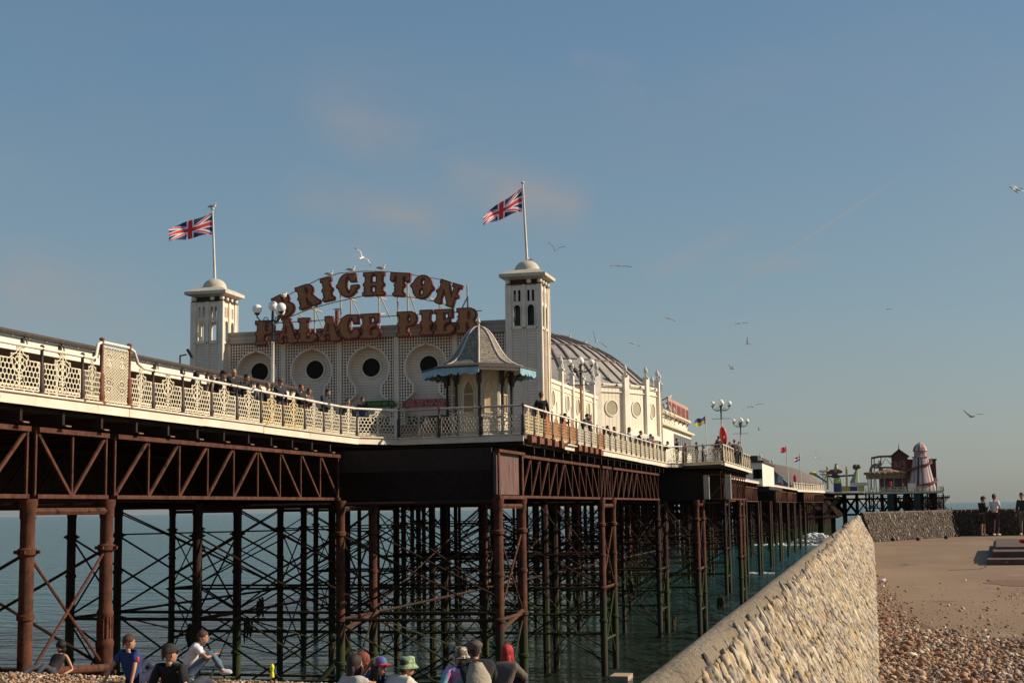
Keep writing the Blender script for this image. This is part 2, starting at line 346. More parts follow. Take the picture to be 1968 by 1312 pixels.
ICO = bmesh.new(); bmesh.ops.create_icosphere(ICO, subdivisions=1, radius=1); ICV = np.array([v.co[:] for v in ICO.verts]); ICF = np.array([[v.index for v in f.verts] for f in ICO.faces]); ICO.free()
ICO = bmesh.new(); bmesh.ops.create_icosphere(ICO, subdivisions=2, radius=1); IC2V = np.array([v.co[:] for v in ICO.verts]); IC2F = np.array([[v.index for v in f.verts] for f in ICO.faces]); ICO.free()
def stones(name, P, S, mats, cols, V=ICV, Fc=ICF, rough=.18, M=None, parent=None, smooth=True, power=None):
    """many stones as one mesh: P centres, S half sizes, M optional 3x3 per stone, cols colour per stone"""
    n = len(P); k = len(V)
    ang = rng.uniform(0, 2 * np.pi, (n, 3)); tl = rng.normal(0, .25, (n, 2))
    v = V[None] * (1 + rng.normal(0, rough, (n, k, 1)))
    if power: v = np.sign(v) * np.abs(v) ** power
    v = v * S[:, None, :]
    if M is None:
        c, s = np.cos(ang[:, 0]), np.sin(ang[:, 0]); x = v[..., 0] * c[:, None] - v[..., 1] * s[:, None]; y = v[..., 0] * s[:, None] + v[..., 1] * c[:, None]
        z = v[..., 2] + x * tl[:, :1] + y * tl[:, 1:]; v = np.stack([x, y, z], -1)
    else: v = np.einsum('nij,nkj->nki', M, v)
    v = (v + P[:, None, :]).reshape(-1, 3); f = (Fc[None] + (np.arange(n) * k)[:, None, None]).reshape(-1, 3)
    me = bpy.data.meshes.new(name); me.vertices.add(len(v)); me.vertices.foreach_set('co', v.astype(np.float32).ravel())
    me.loops.add(f.size); me.loops.foreach_set('vertex_index', f.astype(np.int32).ravel())
    me.polygons.add(len(f)); me.polygons.foreach_set('loop_start', np.arange(0, f.size, 3, dtype=np.int32))
    if smooth: me.polygons.foreach_set('use_smooth', np.ones(len(f), bool))
    me.update(); me.validate()
    at = me.color_attributes.new('tint', 'FLOAT_COLOR', 'POINT'); at.data.foreach_set('color', np.repeat(np.concatenate([cols, np.ones((n, 1))], 1), k, 0).astype(np.float32).ravel())
    me.materials.append(mats); o = bpy.data.objects.new(name, me); COL.objects.link(o); o.parent = parent; return o
def palette(n, cs, w, jit=.18):
    c = np.array(cs)[rng.choice(len(cs), n, p=np.array(w) / sum(w))]; return np.clip(c * (1 + rng.normal(0, jit, (n, 1))), .01, .9)
PEB = byattr('pebble_stone', .75, .2, 50)
PCOL = [(.34, .19, .10), (.24, .12, .065), (.40, .28, .17), (.48, .40, .29), (.14, .105, .085), (.28, .205, .14), (.30, .14, .07)]
n = 26000; x = rng.uniform(-21, -1.2, n); y = rng.uniform(16.5, 26.5, n); s = rng.uniform(.02, .045, n) * np.where(rng.random(n) < .06, 1.5, 1)
P = np.stack([x, y, np.array([bh(a, c_) for a, c_ in zip(x, y)]) + s * .25], 1)
tag(stones('shingle', P, np.stack([s, s * rng.uniform(.6, .95, n), s * rng.uniform(.4, .75, n)], 1), PEB, palette(n, PCOL[:], [5, 3, 5, 4, 2, 3, 2])), 'brown and cream pebbles covering the beach below the pier', kind='stuff')

# apron: brown concrete with worn patches, to the right of the flint wall
def apron_mat():
    m = mat('apron_concrete', (.25, .160, .088), (.185, .115, .060), .35, .85, .25, 30, spots=[((.14, .08, .045), .55, .62), ((.255, .18, .11), 1.9, .62), ((.12, .075, .045), 7, .66), ((.27, .20, .13), 22, .66)], stretch=(1, .5, 1)); return m
APR = apron_mat()
b = MB(); b.prism([(-.12, -6), (60, -6), (60, 69), (3.9, 69), (-.12, 58.5)], -2.4, -1.5)
tag(b.build('apron', APR), 'brown concrete apron with worn patches beside the flint wall', kind='structure')
b = MB(); rr = []
for k in range(40):
    a = 2 * math.pi * k / 40; q = 1 + .16 * mnoise.noise((math.cos(a) * 2, math.sin(a) * 2, 3)) * 2; rr.append((3.7 + 1.75 * q * math.cos(a), 28.2 + 1.4 * q * math.sin(a)))
b.prism(rr, -1.499, -1.494)
tag(b.build('worn_brick_patch', mat('red_patch', (.19, .085, .048), (.17, .10, .06), 3, .85, .4, 40)), 'dull red worn patch in the concrete apron', 'ground patch')
def crack(pts, name, lab):
    b = MB(); pp = []
    for i in range(len(pts) - 1):
        for t in np.linspace(0, 1, 8)[:-1]:
            p = Vector(pts[i]).lerp(Vector(pts[i + 1]), t); pp.append((p.x + random.uniform(-.03, .03), p.y + random.uniform(-.1, .1), -1.498))
    for i in range(len(pp) - 1): b.bar(pp[i], pp[i + 1], .035, .008)
    tag(b.build(name, mat('crack_dirt', (.05, .03, .02))), lab, 'crack')
crack([(4.5, 62, 0), (4.7, 52, 0), (4.9, 46, 0)], 'apron_crack', 'dark crack running across the apron toward the steps')
crack([(1.6, 33.5, 0), (2.3, 33.9, 0), (2.62, 35.9, 0)], 'apron_crack', 'short dark crack to the left of the brown steps')
def gravel():
    P, S = [], []
    n = 46000; x = rng.uniform(0, 4.0, n); y = rng.uniform(9.5, 19.5, n)
    edge = 17.1 + .25 * np.sin(x * 3.1) + .18 * np.sin(x * 7.3) + np.where(x < .5, 2.6, 0) + np.where(x < .9, .9, 0)
    dens = np.clip((edge - y) / .8, 0, 1); keep = rng.random(n) < dens
    x2 = rng.uniform(0, .55, 2600); y2 = rng.uniform(17, 31, 2600); k2 = rng.random(2600) < np.clip(1.3 - (x2 / .5) - (y2 - 17) / 16, 0, 1)
    x3 = rng.uniform(0, 6, 6500); y3 = rng.uniform(16, 29, 6500); k3 = rng.random(6500) < np.clip(.75 - (y3 - 16) / 12, .05, 1)
    x4 = rng.normal(3.4, .9, 900); y4 = rng.normal(24.6, 1.0, 900); k4 = x4 > 1.9
    x = np.concatenate([x[keep], x2[k2], x3[k3], x4[k4]]); y = np.concatenate([y[keep], y2[k2], y3[k3], y4[k4]]); n = len(x)
    s = rng.lognormal(-4.35, .52, n); s = np.clip(s, .008, .05); s = np.where(rng.random(n) < .012, s * 1.7, s); s = np.where(y > 17.6, s * .8, s)
    z = -1.5 + s * .35 + np.clip((17 - y) * .004, 0, .03)
    return np.stack([x, y, z], 1), np.stack([s, s * rng.uniform(.55, .95, n), s * rng.uniform(.4, .8, n)], 1)
P, S = gravel(); tag(stones('gravel', P, S, PEB, palette(len(P), PCOL, [6, 5, 4, 2.4, 2.6, 3, 4], .25)), 'red brown pebbles strewn over the near apron', kind='stuff')
b = MB(); b.prism([(-.1, 2), (6, 2), (6, 16.6), (.9, 16.9), (.5, 19), (-.1, 19)], -1.5, -1.492)
tag(b.build('gravel_bed', mat('gravel_grit', (.22, .125, .07), (.14, .08, .05), 30, .9, .8, 60)), 'dark red grit under the pebbles', kind='structure')

# flint walls
MORT = mat('flint_mortar', (.30, .235, .15), (.20, .15, .09), 7, .9, .6, 30)
COPE = mat('coping_concrete', (.33, .26, .175), (.25, .19, .125), 3.4, .9, 1.0, 45, spots=[((.13, .10, .07), 14, .62), ((.40, .33, .23), 6, .64)])
FLINT = byattr('flint_stone', .6, .35, 45)
def flint_wall(name, label, A, Bp, zb, zt, batter, cols, wts, size, mort, cope_w=.075, cope_r=.045, dens=1., ends=True, near=None, cmat=None):
    """A->Bp base line; the seen face is on the right-hand side of the direction; batter moves the top back"""
    A, Bp = Vector((*A, 0)), Vector((*Bp, 0)); d = (Bp - A); L = d.length; d.normalize(); nrm = Vector((d.y, -d.x, 0))
    t = thing(name, label, 'flint wall', A + Vector((0, 0, zb)))
    b = MB(); back = cope_w + batter
    prof = [(0, zb), (-batter, zt), (-back, zt), (-back - .12, zb - 2.2), (0, zb - 2.2)]
    vs = [A + nrm * o + Vector((0, 0, z)) for o, z in prof] + [Bp + nrm * o + Vector((0, 0, z)) for o, z in prof]
    b.add(vs, [(i, i + 5, (i + 1) % 5 + 5, (i + 1) % 5) for i in range(5)] + [(0, 1, 2, 3, 4), (9, 8, 7, 6, 5)])
    b.build('wall_core', mort, t, world=True)
    b = MB(); N = int(L / .5) + 1; m = 9; vs = []
    for i in range(N + 1):
        p = A + d * (L * i / N)
        for k in range(m):
            a = math.pi * k / (m - 1); j = .006 * mnoise.noise((i * .9, k * 1.3, L))
            vs.append(p + nrm * (-batter + .035 - (cope_w + .06) / 2 + math.cos(a) * (cope_w + .06 + j) / 2 - .035) + Vector((0, 0, zt - .03 + math.sin(a) ** .8 * (cope_r + .03 + j))))
    b.add(vs, [(i * m + k, i * m + k + 1, (i + 1) * m + k + 1, (i + 1) * m + k) for i in range(N) for k in range(m - 1)] + [tuple(range(m))[::-1], tuple(N * m + k for k in range(m))])
    b.build('coping', cmat or COPE, t, world=True, smooth=50)
    h = math.hypot(zt - zb, batter); up = (Vector((0, 0, zt - zb)) - nrm * batter).normalized(); out = d.cross(up).normalized()
    if out.dot(nrm) < 0: out = -out
    a0, pts = 0, []
    s0 = 0
    while s0 < L:
        pitch = size(s0); r = 0
        rows = int(h / (pitch * 1.15))
        for r in range(rows): pts.append((s0 + (r % 2) * pitch * .5 + random.gauss(0, pitch * (.18 if near else .4)), (r + .5) * h / rows + random.gauss(0, pitch * (.16 if near else .42)), pitch))
        s0 += pitch * .82
    n = len(pts); q = np.array(pts); A3, d3, u3, o3 = (np.array(v[:]) for v in (A + Vector((0, 0, zb)), d, up, out))
    q = q[(q[:, 1] < h - .012) & (q[:, 1] > .02)]; n = len(q)
    q[:, 2] *= np.clip(rng.lognormal(0, .18, n), .6, 1.5); P = A3 + q[:, :1] * d3 + q[:, 1:2] * u3 + o3 * rng.uniform(-.006, .006, (n, 1))
    al = rng.normal(.42, .3, n); ca, sa = np.cos(al)[:, None], np.sin(al)[:, None]
    e1 = d3 * ca - u3 * sa; e2 = d3 * sa + u3 * ca; tl = rng.normal(0, .22, (n, 1)); e3 = o3 + e1 * tl - e2 * .2; e3 /= np.linalg.norm(e3, axis=1)[:, None]
    Mx = np.stack([e1, e2, e3], 2)
    S = np.stack([q[:, 2] * rng.uniform(.20, .46, n), q[:, 2] * rng.uniform(.5, 1.25, n), q[:, 2] * rng.uniform(.16, .40, n)], 1)
    o = stones('flint_facing', P - A3, S, FLINT, palette(n, cols, wts, .16), IC2V if near else ICV, IC2F if near else ICF, (.17 if near else .18), Mx, t, smooth=False)
    return t
FC = [(.36, .285, .18), (.44, .365, .25), (.36, .235, .10), (.19, .14, .10), (.08, .06, .05), (.27, .225, .175), (.38, .27, .14)]
flint_wall('flint_wall', 'long pale flint wall with rounded coping running away from the near corner', (0, 1.2), (0, 57.4), -1.5, -.49, .50, FC, [5, 4, 2, 3, 2.4, 3, 2.4], lambda s: .047 if s < 10 else .062 if s < 24 else .085, MORT, near=True)
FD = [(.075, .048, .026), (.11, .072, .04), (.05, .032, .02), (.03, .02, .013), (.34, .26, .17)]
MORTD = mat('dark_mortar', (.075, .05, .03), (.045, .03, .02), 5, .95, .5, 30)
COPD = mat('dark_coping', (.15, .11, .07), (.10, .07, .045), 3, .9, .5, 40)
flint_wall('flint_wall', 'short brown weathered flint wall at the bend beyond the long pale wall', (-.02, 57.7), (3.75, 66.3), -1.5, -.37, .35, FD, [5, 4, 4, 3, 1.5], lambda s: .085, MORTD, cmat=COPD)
flint_wall('flint_wall', 'dark shaded flint wall at the end of the apron behind the standing people', (2.9, 67.3), (24, 67.9), -1.5, -.36, .06, [(.05, .035, .022), (.08, .055, .035), (.12, .09, .06)], [4, 4, 1], lambda s: .12, MORTD, cmat=COPD)  # stone colours darkened here, with the shade on this face put in
b = MB()
for k, (px, py) in enumerate([(1716, 1036), (1764, 1035), (1818, 1032)]):
    p = survey(px, py, Z=-1.42) * 1.004; b = MB(); b.ball((0, 0, 0), .085, 10, 6, (1, .5, .9)); bmp = b.build('drain_hole', BLACK, loc=p)
    tag(bmp, ['dark drain opening at the wall foot nearest the long pale wall', 'middle dark drain opening at the foot of the brown wall', 'dark drain opening at the wall foot nearest the people'][k], 'drain', 'drain openings at the foot of the brown wall')

# steps on the apron
STEP = mat('step_concrete', (.12, .075, .05), (.08, .05, .034), 3, .85, .4, 30, spots=[((.27, .18, .12), 4, .66)])
t = thing('plinth_steps', 'low brown concrete steps at the right edge of the apron', 'steps', (2.65, 36, -1.5))
for k, (x0, y0, z0, z1) in enumerate([(2.60, 36.0, -1.5, -1.36), (2.82, 37.05, -1.36, -1.21), (3.02, 38.7, -1.21, -1.145)]):
    b = MB(); b.prism([(x0, y0), (14, y0), (14, 47), (x0 + (47 - y0) * .082, 47)], z0, z1); o = b.build('step', STEP, t, world=True)
    bv = o.modifiers.new('bevel', 'BEVEL'); bv.width = .025; bv.segments = 2
b = MB(); b.ball((0, 0, 0), .10, 12, 7, (1.6, .8, .6)); b.ball((.14, .05, .02), .08, 10, 6, (1.2, .8, .7))
tag(b.build('red_bag', mat('red_cloth', (.5, .03, .02), (.3, .02, .02), 8, .8), smooth=60, loc=(4.02, 41.5, -1.08)), 'bright red bag lying on the top of the brown steps', 'bag')
b = MB(); b.ball((0, 0, 0), .05, 10, 6, (1.3, .7, .8)); b.ball((.05, .03, .01), .035, 8, 5, (1, 1, 1))
tag(b.build('litter', mat('pink_paper', (.55, .40, .42), (.7, .6, .6), 20, .7), smooth=60, loc=(.12, 28.4, -1.46)), 'crumpled pale pink litter at the foot of the pale wall', 'litter')
# ------------------------------------------------------------------ the pier
SEAZ, DZ = -9.2, 3.15
EDGE_W = [(-21.1, 18), (-21.15, 31), (-21.2, 36.6), (-21.3, 42), (-21.4, 50), (-21.55, 56.4), (-21.4, 57.9), (-20.2, 59.9), (-14.3, 59.2), (-14.4, 72), (-14.5, 104.3), (-13.45, 105.7), (-10.2, 103.2), (-10.35, 129.5), (-14.6, 131), (-14.8, 232), (-14.6, 298), (-10.6, 346)]
HEAD = [(-11, 350), (-9.5, 385), (-2.0, 396), (-1.6, 418), (19.4, 412), (19.4, 470), (-70, 470), (-70, 350), (-43, 346)]
pier = thing('pier', 'long iron pier with white edge boards and rusty latticed girders on iron legs', 'pier', (-21, 60, DZ))
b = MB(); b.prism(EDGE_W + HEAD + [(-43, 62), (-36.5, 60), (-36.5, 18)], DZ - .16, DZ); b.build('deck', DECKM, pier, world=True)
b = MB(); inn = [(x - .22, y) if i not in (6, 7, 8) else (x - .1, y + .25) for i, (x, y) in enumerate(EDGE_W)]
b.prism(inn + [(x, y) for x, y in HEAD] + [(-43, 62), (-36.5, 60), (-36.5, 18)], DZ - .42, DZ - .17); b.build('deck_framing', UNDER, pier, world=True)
# edge boards (fascia), board by board
def along(poly):
    out = [0]
    for a, c in zip(poly, poly[1:]): out.append(out[-1] + math.dist(a, c))
    def at(s):
        for i in range(len(poly) - 1):
            if s <= out[i + 1] + 1e-9 or i == len(poly) - 2:
                u = (s - out[i]) / (out[i + 1] - out[i]); return Vector((poly[i][0] + u * (poly[i + 1][0] - poly[i][0]), poly[i][1] + u * (poly[i + 1][1] - poly[i][1]), 0))
    return out[-1], at
def fascia(poly, step, z1=DZ + .02, h=.30, off=.05, skip=(), lab=None):
    L, at = along(poly); n = max(1, round(L / step))
    for i in range(n):
        if any(lo <= i < hi for lo, hi in skip): continue
        p, q = at(L * i / n), at(L * (i + 1) / n); d = (q - p).normalized(); nr = Vector((d.y, -d.x, 0)) * (off + random.uniform(-.008, .01)); dz = random.uniform(-.012, .012)
        b = MB(); b.bar(p + nr + Vector((0, 0, z1 - h / 2 + dz)) + d * .006, q + nr + Vector((0, 0, z1 - h / 2 + dz)) - d * .006, .07, h)
        b.bar(p + nr * 1.7 + Vector((0, 0, z1 + dz)), q + nr * 1.7 + Vector((0, 0, z1 + dz)), .14, .05)
        b.build('edge_board', FASC, pier, world=True)
fascia(EDGE_W[:7], 5.2); fascia(EDGE_W[6:8], 3, off=.06); fascia(EDGE_W[7:9], 3.1, off=.04)
fascia([(-14.4, 67.2), (-14.42, 69.6)], 3, z1=DZ - .1, off=.16, h=.24); fascia([(-14.4, 77.2), (-14.5, 104.3)], 4.5); fascia(EDGE_W[10:12], 2); fascia(EDGE_W[11:13], 3, h=.26); fascia(EDGE_W[12:14], 6); fascia(EDGE_W[14:17], 33); fascia(EDGE_W[16:18], 48, h=.5)
fascia([(-1.6, 418), (19.4, 412)], 5.3, h=.5, off=.1); fascia([(19.4, 412), (19.4, 470)], 20, h=.4)
for ys0 in (np.arange(59.9, 67, 1.55), np.arange(70.2, 77.2, 1.5)):
  b = MB()
  for y in ys0:
    b.box((-14.28, y + .72, DZ - .14), (.12, 1.28, .26)); b.box((-14.2, y, DZ - .16), (.22, .16, .34))
  b.build('bare_edge_beam', POSTR, pier, world=True, label='rusty edge beam with its white board missing')
# cross beams with little end flanges under the edge
b = MB()
for y in np.arange(22.3, 57, 2.05):
    x = -21.2 - (y - 31) * .013; b.b2(-36, x + .0, y - .05, y + .05, 2.45, 2.73); b.b2(-36, x + .1, y - .1, y + .1, 2.42, 2.45); b.b2(x - .02, x + .0, y - .01, y + .01, 2.45, 2.86)
for y in np.arange(62, 104, 2.05): b.b2(-36, -14.5, y - .06, y + .06, 2.4, 2.73)
for y in np.arange(106, 129, 2.3): b.b2(-36, -10.6, y - .06, y + .06, 2.4, 2.73)
for y in np.arange(133, 345, 5): b.b2(-36, -14.8, y - .1, y + .1, 2.3, 2.73)
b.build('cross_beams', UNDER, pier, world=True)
b = MB()
for y in np.arange(22.3, 57, 2.05):
    x = -21.2 - (y - 31) * .013; b.b2(x + .1, x + .16, y - .13, y + .13, 2.40, 2.43)
b.build('beam_flanges', mat('flange_rust', (.26, .16, .11), (.2, .1, .06), 5, .8), pier, world=True)

# lattice girders
def girder(X, y0, y1, n, kind='N', z0=.52, z1=2.28, m=RUST, w=.072, X1=None):
    b = MB(); X1 = X if X1 is None else X1; P = lambda u, z: Vector((X + (X1 - X) * u, y0 + (y1 - y0) * u, z))
    b.bar(P(0, z0), P(1, z0), .22, .11); b.bar(P(0, z1), P(1, z1), .24, .13)
    for i in range(n + 1):
        u = i / n; b.bar(P(u, z0), P(u, z1), w * .8, w, (0, 1, 0))
        if i < n:
            if kind == 'N': a, c = ((u, z0), (u + 1 / n, z1)) if i < n / 2 else ((u, z1), (u + 1 / n, z0))
            elif kind == 'V': a, c = ((u, z1), (u + 1 / n, z0)) if i % 2 == 0 else ((u, z0), (u + 1 / n, z1))
            b.bar(P(*a), P(*c), w * .9, w * 1.25, (0, 1, 0))
    return b.build('lattice_girder', m, pier, world=True)
BENTS = [(33.4, 37.4), (56.2, 60.2), (79.0, 82.6), (102.0, 105.6), (125.5, 129.0), (150, 154)]
XL = -21.45
girder(XL, 10.5, 29.2, 8); girder(XL, 29.3, 33.2, 2, 'V'); girder(XL, 33.6, 37.2, 2, 'V'); girder(XL, 37.7, 55.8, 9)
girder(-14.75, 60.5, 78.6, 10); girder(-14.75, 79.3, 82.3, 3); girder(-14.75, 82.9, 101.6, 10)
girder(-10.6, 106.6, 125.2, 9); girder(-14.9, 155, 172, 9, w=.16); girder(-14.9, 176, 195, 9, w=.16); girder(-14.9, 233, 262, 10, w=.2); girder(-14.9, 266, 298, 10, w=.2); girder(-13.5, 300, 345, 12, w=.25, X1=-11)
girder(-11.5, 104.9, 105.0, 1, X1=-9.9)
for x0, x1, n in ((-1.6, 5, 2), (5.3, 12, 3), (12.3, 19.3, 3)): girder(x0, 418.6 - (x0 + 1.6) * .28, 418.6 - (x1 + 1.6) * .28, n * 2, 'V', -1.2, 2.0, w=.28, X1=x1)
for X in (-28, -34): girder(X, 37.7, 55.8, 9, m=RUSTD); girder(X, 60.5, 78.6, 9, m=RUSTD)
for px_, py_ in ((-11.6, 104.45), (-10.0, 104.1)): b = MB(); b.box((px_, py_, 1.37), (.40, .3, 1.75)); b.build('painted_end_post', mat('weathered_white', (.46, .41, .32), (.36, .30, .22), 2, .7), pier, world=True)
b = MB(); b.b2(-14.82, -14.7, 56.0, 59.9, .6, 2.3); b.build('web_plate', mat('stained_plate', (.075, .03, .024), (.16, .10, .085), 1.3, .7, stretch=(1, 3, .35), spots=[((.10, .03, .02), 3, .55)]), pier, world=True, label='stained web plate of the corner girder')
b = MB(); b.b2(-14.62, -14.55, 55.85, 56.05, .5, 2.35); b.b2(-14.62, -14.55, 59.85, 60.1, .5, 2.35); b.b2(-14.75, -14.5, 55.8, 60.2, .42, .56); b.b2(-14.75, -14.5, 55.8, 60.2, 2.3, 2.42); b.build('web_plate_frame', RUST, pier, world=True)
for g in ((-34, -14.9, 60.1, 60.25, .45, 2.7), (-34, -14.9, 60.0, 60.35, .36, .46), (-34, -14.9, 56.0, 56.12, 1.6, 2.5), (-40, -14.9, 82.6, 82.7, .5, 2.6), (-40, -10.7, 105.8, 105.95, .45, 2.6), (-34, -14.9, 129, 129.1, .5, 2.6), (-34, -14.9, 154, 154.1, .5, 2.6), (-36, -14.8, 230, 230.2, .3, 2.6), (-35.8, -35.6, 10, 60, .3, 2.7), (-42, -41.8, 62, 130, .3, 2.7), (-31, -30.9, 12, 56, .9, 2.7)):  # the lengthwise plates are added to close the underside dark behind the trusses
    b = MB(); b.b2(*g); b.build('girder_and_dark_plate', UNDER, pier, world=True)

# iron legs
def leg_mesh(zb, r=.19, fluted=False, big=False):
    b = MB(); z1 = .45
    pr = [(r * .95, zb), (r * .95, -8.2), (r, -8), (r, -6.3), (r * 1.3, -6.27), (r * 1.3, -6.15), (r, -6.12), (r, -4.55), (r * 1.3, -4.5), (r * 1.3, -4.38), (r, -4.33), (r, -2.7), (r * 1.22, -2.68), (r * 1.22, -2.56), (r, -2.54), (r, -1.05), (r * 1.35, -1.0), (r * 1.35, -.86), (r, -.82), (r, -.1), (r * 1.12, -.05), (r * 1.12, .2), (r * 1.3, .3), (r * 1.3, z1)]
    if big: pr = [(r * 1.3, zb), (r * 1.3, -3.75), (r * 1.4, -3.7), (r * 1.4, -3.6), (r * 1.15, -3.5), (r * 1.17, -2.9), (r * 1.28, -2.85), (r * 1.28, -2.75), (r * 1.02, -2.65), (r, -1.05), (r * 1.35, -1.0), (r * 1.35, -.86), (r, -.82), (r, -.1), (r * 1.12, -.05), (r * 1.12, .2), (r * 1.3, .3), (r * 1.3, z1)]
    b.lathe([(q[0], q[1]) for q in pr], n=14)
    if big:
        for k in range(14): a = 2 * math.pi * k / 14; b.bar((r * 1.17 * math.cos(a), r * 1.17 * math.sin(a), -3.5), (r * 1.17 * math.cos(a), r * 1.17 * math.sin(a), -2.9), .025)
    for a in (0, math.pi / 2): b.box((0, 0, -.93), (r * 3.6 if a == 0 else .1, .1 if a == 0 else r * 3.6, .09)); b.box((0, 0, -4.44), (r * 3.8 if a == 0 else .1, .1 if a == 0 else r * 3.8, .09))
    return b.mesh('leg', 40, [RUST])
LEG, LEGB = leg_mesh(-11), leg_mesh(-11, .185, big=True)
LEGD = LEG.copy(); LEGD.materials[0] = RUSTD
b = MB(); b.lathe([(.2, -11), (.2, .5)], n=8); LEGF = b.mesh('leg', 40, [RUSTD])
def rows(i): return [(-21.5, -28), (-14.7, -21.5, -28, -34), (-14.7, -21.5, -28, -34, -41), (-12.1, -14.9, -21.5, -28, -34, -41), (-11.2, -14.9, -21.5, -28, -34, -41), (-14.9, -21.5, -28, -34, -41)][i]
RODS, TIES = [], []
def braces(nm, segs, r, m): RODS.extend((p, q, r * 1.35, m) for p, q in segs)
for i, (ya, yb) in enumerate(BENTS):
    for x in rows(i):
        for y in (ya, yb):
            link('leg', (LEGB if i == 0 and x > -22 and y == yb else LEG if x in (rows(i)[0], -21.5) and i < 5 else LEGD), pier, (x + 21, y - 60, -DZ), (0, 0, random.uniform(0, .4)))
    rs = sorted(rows(i)); 
    if len(rs) > 3 and rs[-2] == -14.9: rs = rs[:-1]
    for a, c in zip(rs, rs[1:]):                       # cross rods and ties across the pier
        sg = []
        for y in (ya, yb):
            sg += [((a, y, -.95), (c, y, -4.3)), ((c, y, -.95), (a, y, -4.3)), ((a, y, -4.6), (c, y, -8.4)), ((c, y, -4.6), (a, y, -8.4))]
        braces('cross_rods', sg, .034, RUSTD)
        for y in (ya, yb): TIES.extend([((a, y, -4.44), (c, y, -4.44), .075, RUSTD), ((a, y, .3), (c, y, .3), .08, RUSTD), ((a, y, -7.2 + (y == ya) * .25), (c, y, -7.2 + (y == ya) * .25), .065, RUSTD)])
    for x in rows(i):
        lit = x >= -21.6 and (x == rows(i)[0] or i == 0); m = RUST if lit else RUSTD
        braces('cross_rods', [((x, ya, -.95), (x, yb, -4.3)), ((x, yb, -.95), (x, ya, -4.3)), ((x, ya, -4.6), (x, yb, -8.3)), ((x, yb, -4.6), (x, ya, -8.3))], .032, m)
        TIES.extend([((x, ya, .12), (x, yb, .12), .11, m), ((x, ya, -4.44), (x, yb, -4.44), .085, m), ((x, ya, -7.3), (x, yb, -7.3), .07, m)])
    if i < 5 and i > 0:                                 # long wind rods between neighbouring pairs
        y2 = BENTS[i + 1][0] if i + 1 < len(BENTS) else yb + 20
        sg = [((x, yb, .2), (x, y2, -4.3)) for x in (-28, -34)] + [((x, yb, -4.3), (x, y2, .2)) for x in (-28, -41 if i > 1 else -34)]
        braces('wind_rods', sg, .03, RUSTD)
        braces('wind_rods', [((a, yb, -.9), (c, y2, -.9)) for a, c in ((-34, -21.5), (-21.5, -34))], .03, RUSTD)
for lst, nm in ((RODS, 'cross_rod'), (TIES, 'tie_tube')):      # the hundred nearest as parts of their own, the rest as one mass
    lst.sort(key=lambda e: (Vector(e[0]) + Vector(e[1])).length / e[2])
    for p, q, r, m in lst[:100]: b = MB(); b.tube([p, q], r, 6); b.build(nm, m, pier, world=True)
    b = MB()
    for p, q, r, m in lst[100:]: b.tube([p, q], r, 5)
    tag(b.build('far_' + nm + 's', RUSTD, pier, world=True), 'dark mass of farther rods and ties', kind='stuff')
for p, q, r in (((-24.5, 55.0, -9.5), (-21.4, 57.0, -5.6), .11), ((-14.7, 56.2, -4.9), (-14.7, 60.2, -4.3), .1), ((-21.5, 56.2, -4.9), (-21.3, 60.2, -4.4), .1)):
    b = MB(); b.tube([p, q], r, 8); b.build('raking_strut', RUST, pier, world=True)
b = MB(); b.tube([(-20.4, 33.0, -3.92), (-21.3, 37.2, -4.3)], .11, 10); b.build('fallen_tube', RUST, pier, world=True, label='rusty tube lying at the foot of the near legs')
# slimmer inner legs between the main rows
EX = (-18.1, -24.8, -31, -37.5)
for x in EX[:3]:
    for y in (79.6, 82.2): link('leg', LEGF, pier, (x + 21, y - 60, -DZ))
# remaining legs far out, too many and too small to tell apart
b = MB()
for i in (3, 4, 5):
    for x in EX:
        for y in BENTS[i]: b.lathe([(.15, -11), (.15, .5)], (x, y, 0), 7)
for i in (2, 3, 4, 5):
    for z in (-2.6, -5.9):
        for y in BENTS[i]: b.tube([(-28, y + .1, z), (-14.8, y + .1, z)], .07, 5)
    for a, c in zip((-28, -24.8, -21.5, -18.1), (-24.8, -21.5, -18.1, -14.8)):
        for y in BENTS[i]: b.tube([(a, y, 0), (c, y, -4.2)], .035, 4); b.tube([(c, y, 0), (a, y, -4.2)], .035, 4); b.tube([(a, y, -4.6), (c, y, -8.6)], .035, 4); b.tube([(c, y, -4.6), (a, y, -8.6)], .035, 4)
for x in (-21.5, -28, -34):
    for i in (1, 2, 3, 4):
        for z0, z1 in ((.1, -4.3), (-4.3, .1), (-4.6, -8.3)): b.tube([(x, BENTS[i][1], z0), (x, BENTS[i + 1][0], z1)], .035, 4)
        b.tube([(x, BENTS[i][1], -4.44), (x, BENTS[i + 1][0], -4.44)], .06, 4)
for y in list(np.arange(172, 345, 22.8)):
    for x in (-14.9, -21.5, -28, -34, -40):
        for dy in (0, 3.8): b.lathe([(.22, -11), (.22, .6)], (x, y + dy, 0), 7)
        b.tube([(x, y, -.9), (x, y + 3.8, -7)], .05, 4); b.tube([(x, y + 3.8, -.9), (x, y, -7)], .05, 4)
    for a, c in ((-14.9, -21.5), (-21.5, -28), (-28, -34), (-34, -40)):
        b.tube([(a, y, -.9), (c, y, -7)], .05, 4); b.tube([(c, y, -.9), (a, y, -7)], .05, 4); b.tube([(a, y, -4.4), (c, y, -4.4)], .1, 5); b.tube([(a, y, .5), (c, y, .5)], .1, 5)
for y in np.arange(352, 470, 9.5):
    for x in np.arange(-62.6, 19, 3.65):
        if y < 415 and x > -8: continue
        b.lathe([(.27, -11), (.27, 2.7)], (x, y, 0), 7); b.tube([(x, y, 2), (x + 3.65, y, -3)], .11, 4); b.tube([(x + 3.65, y, 2), (x, y, -3)], .11, 4); b.tube([(x, y, -3.2), (x + 3.65, y, -3.2)], .14, 4); b.tube([(x, y, 1.4), (x + 3.65, y, 1.4)], .2, 4)
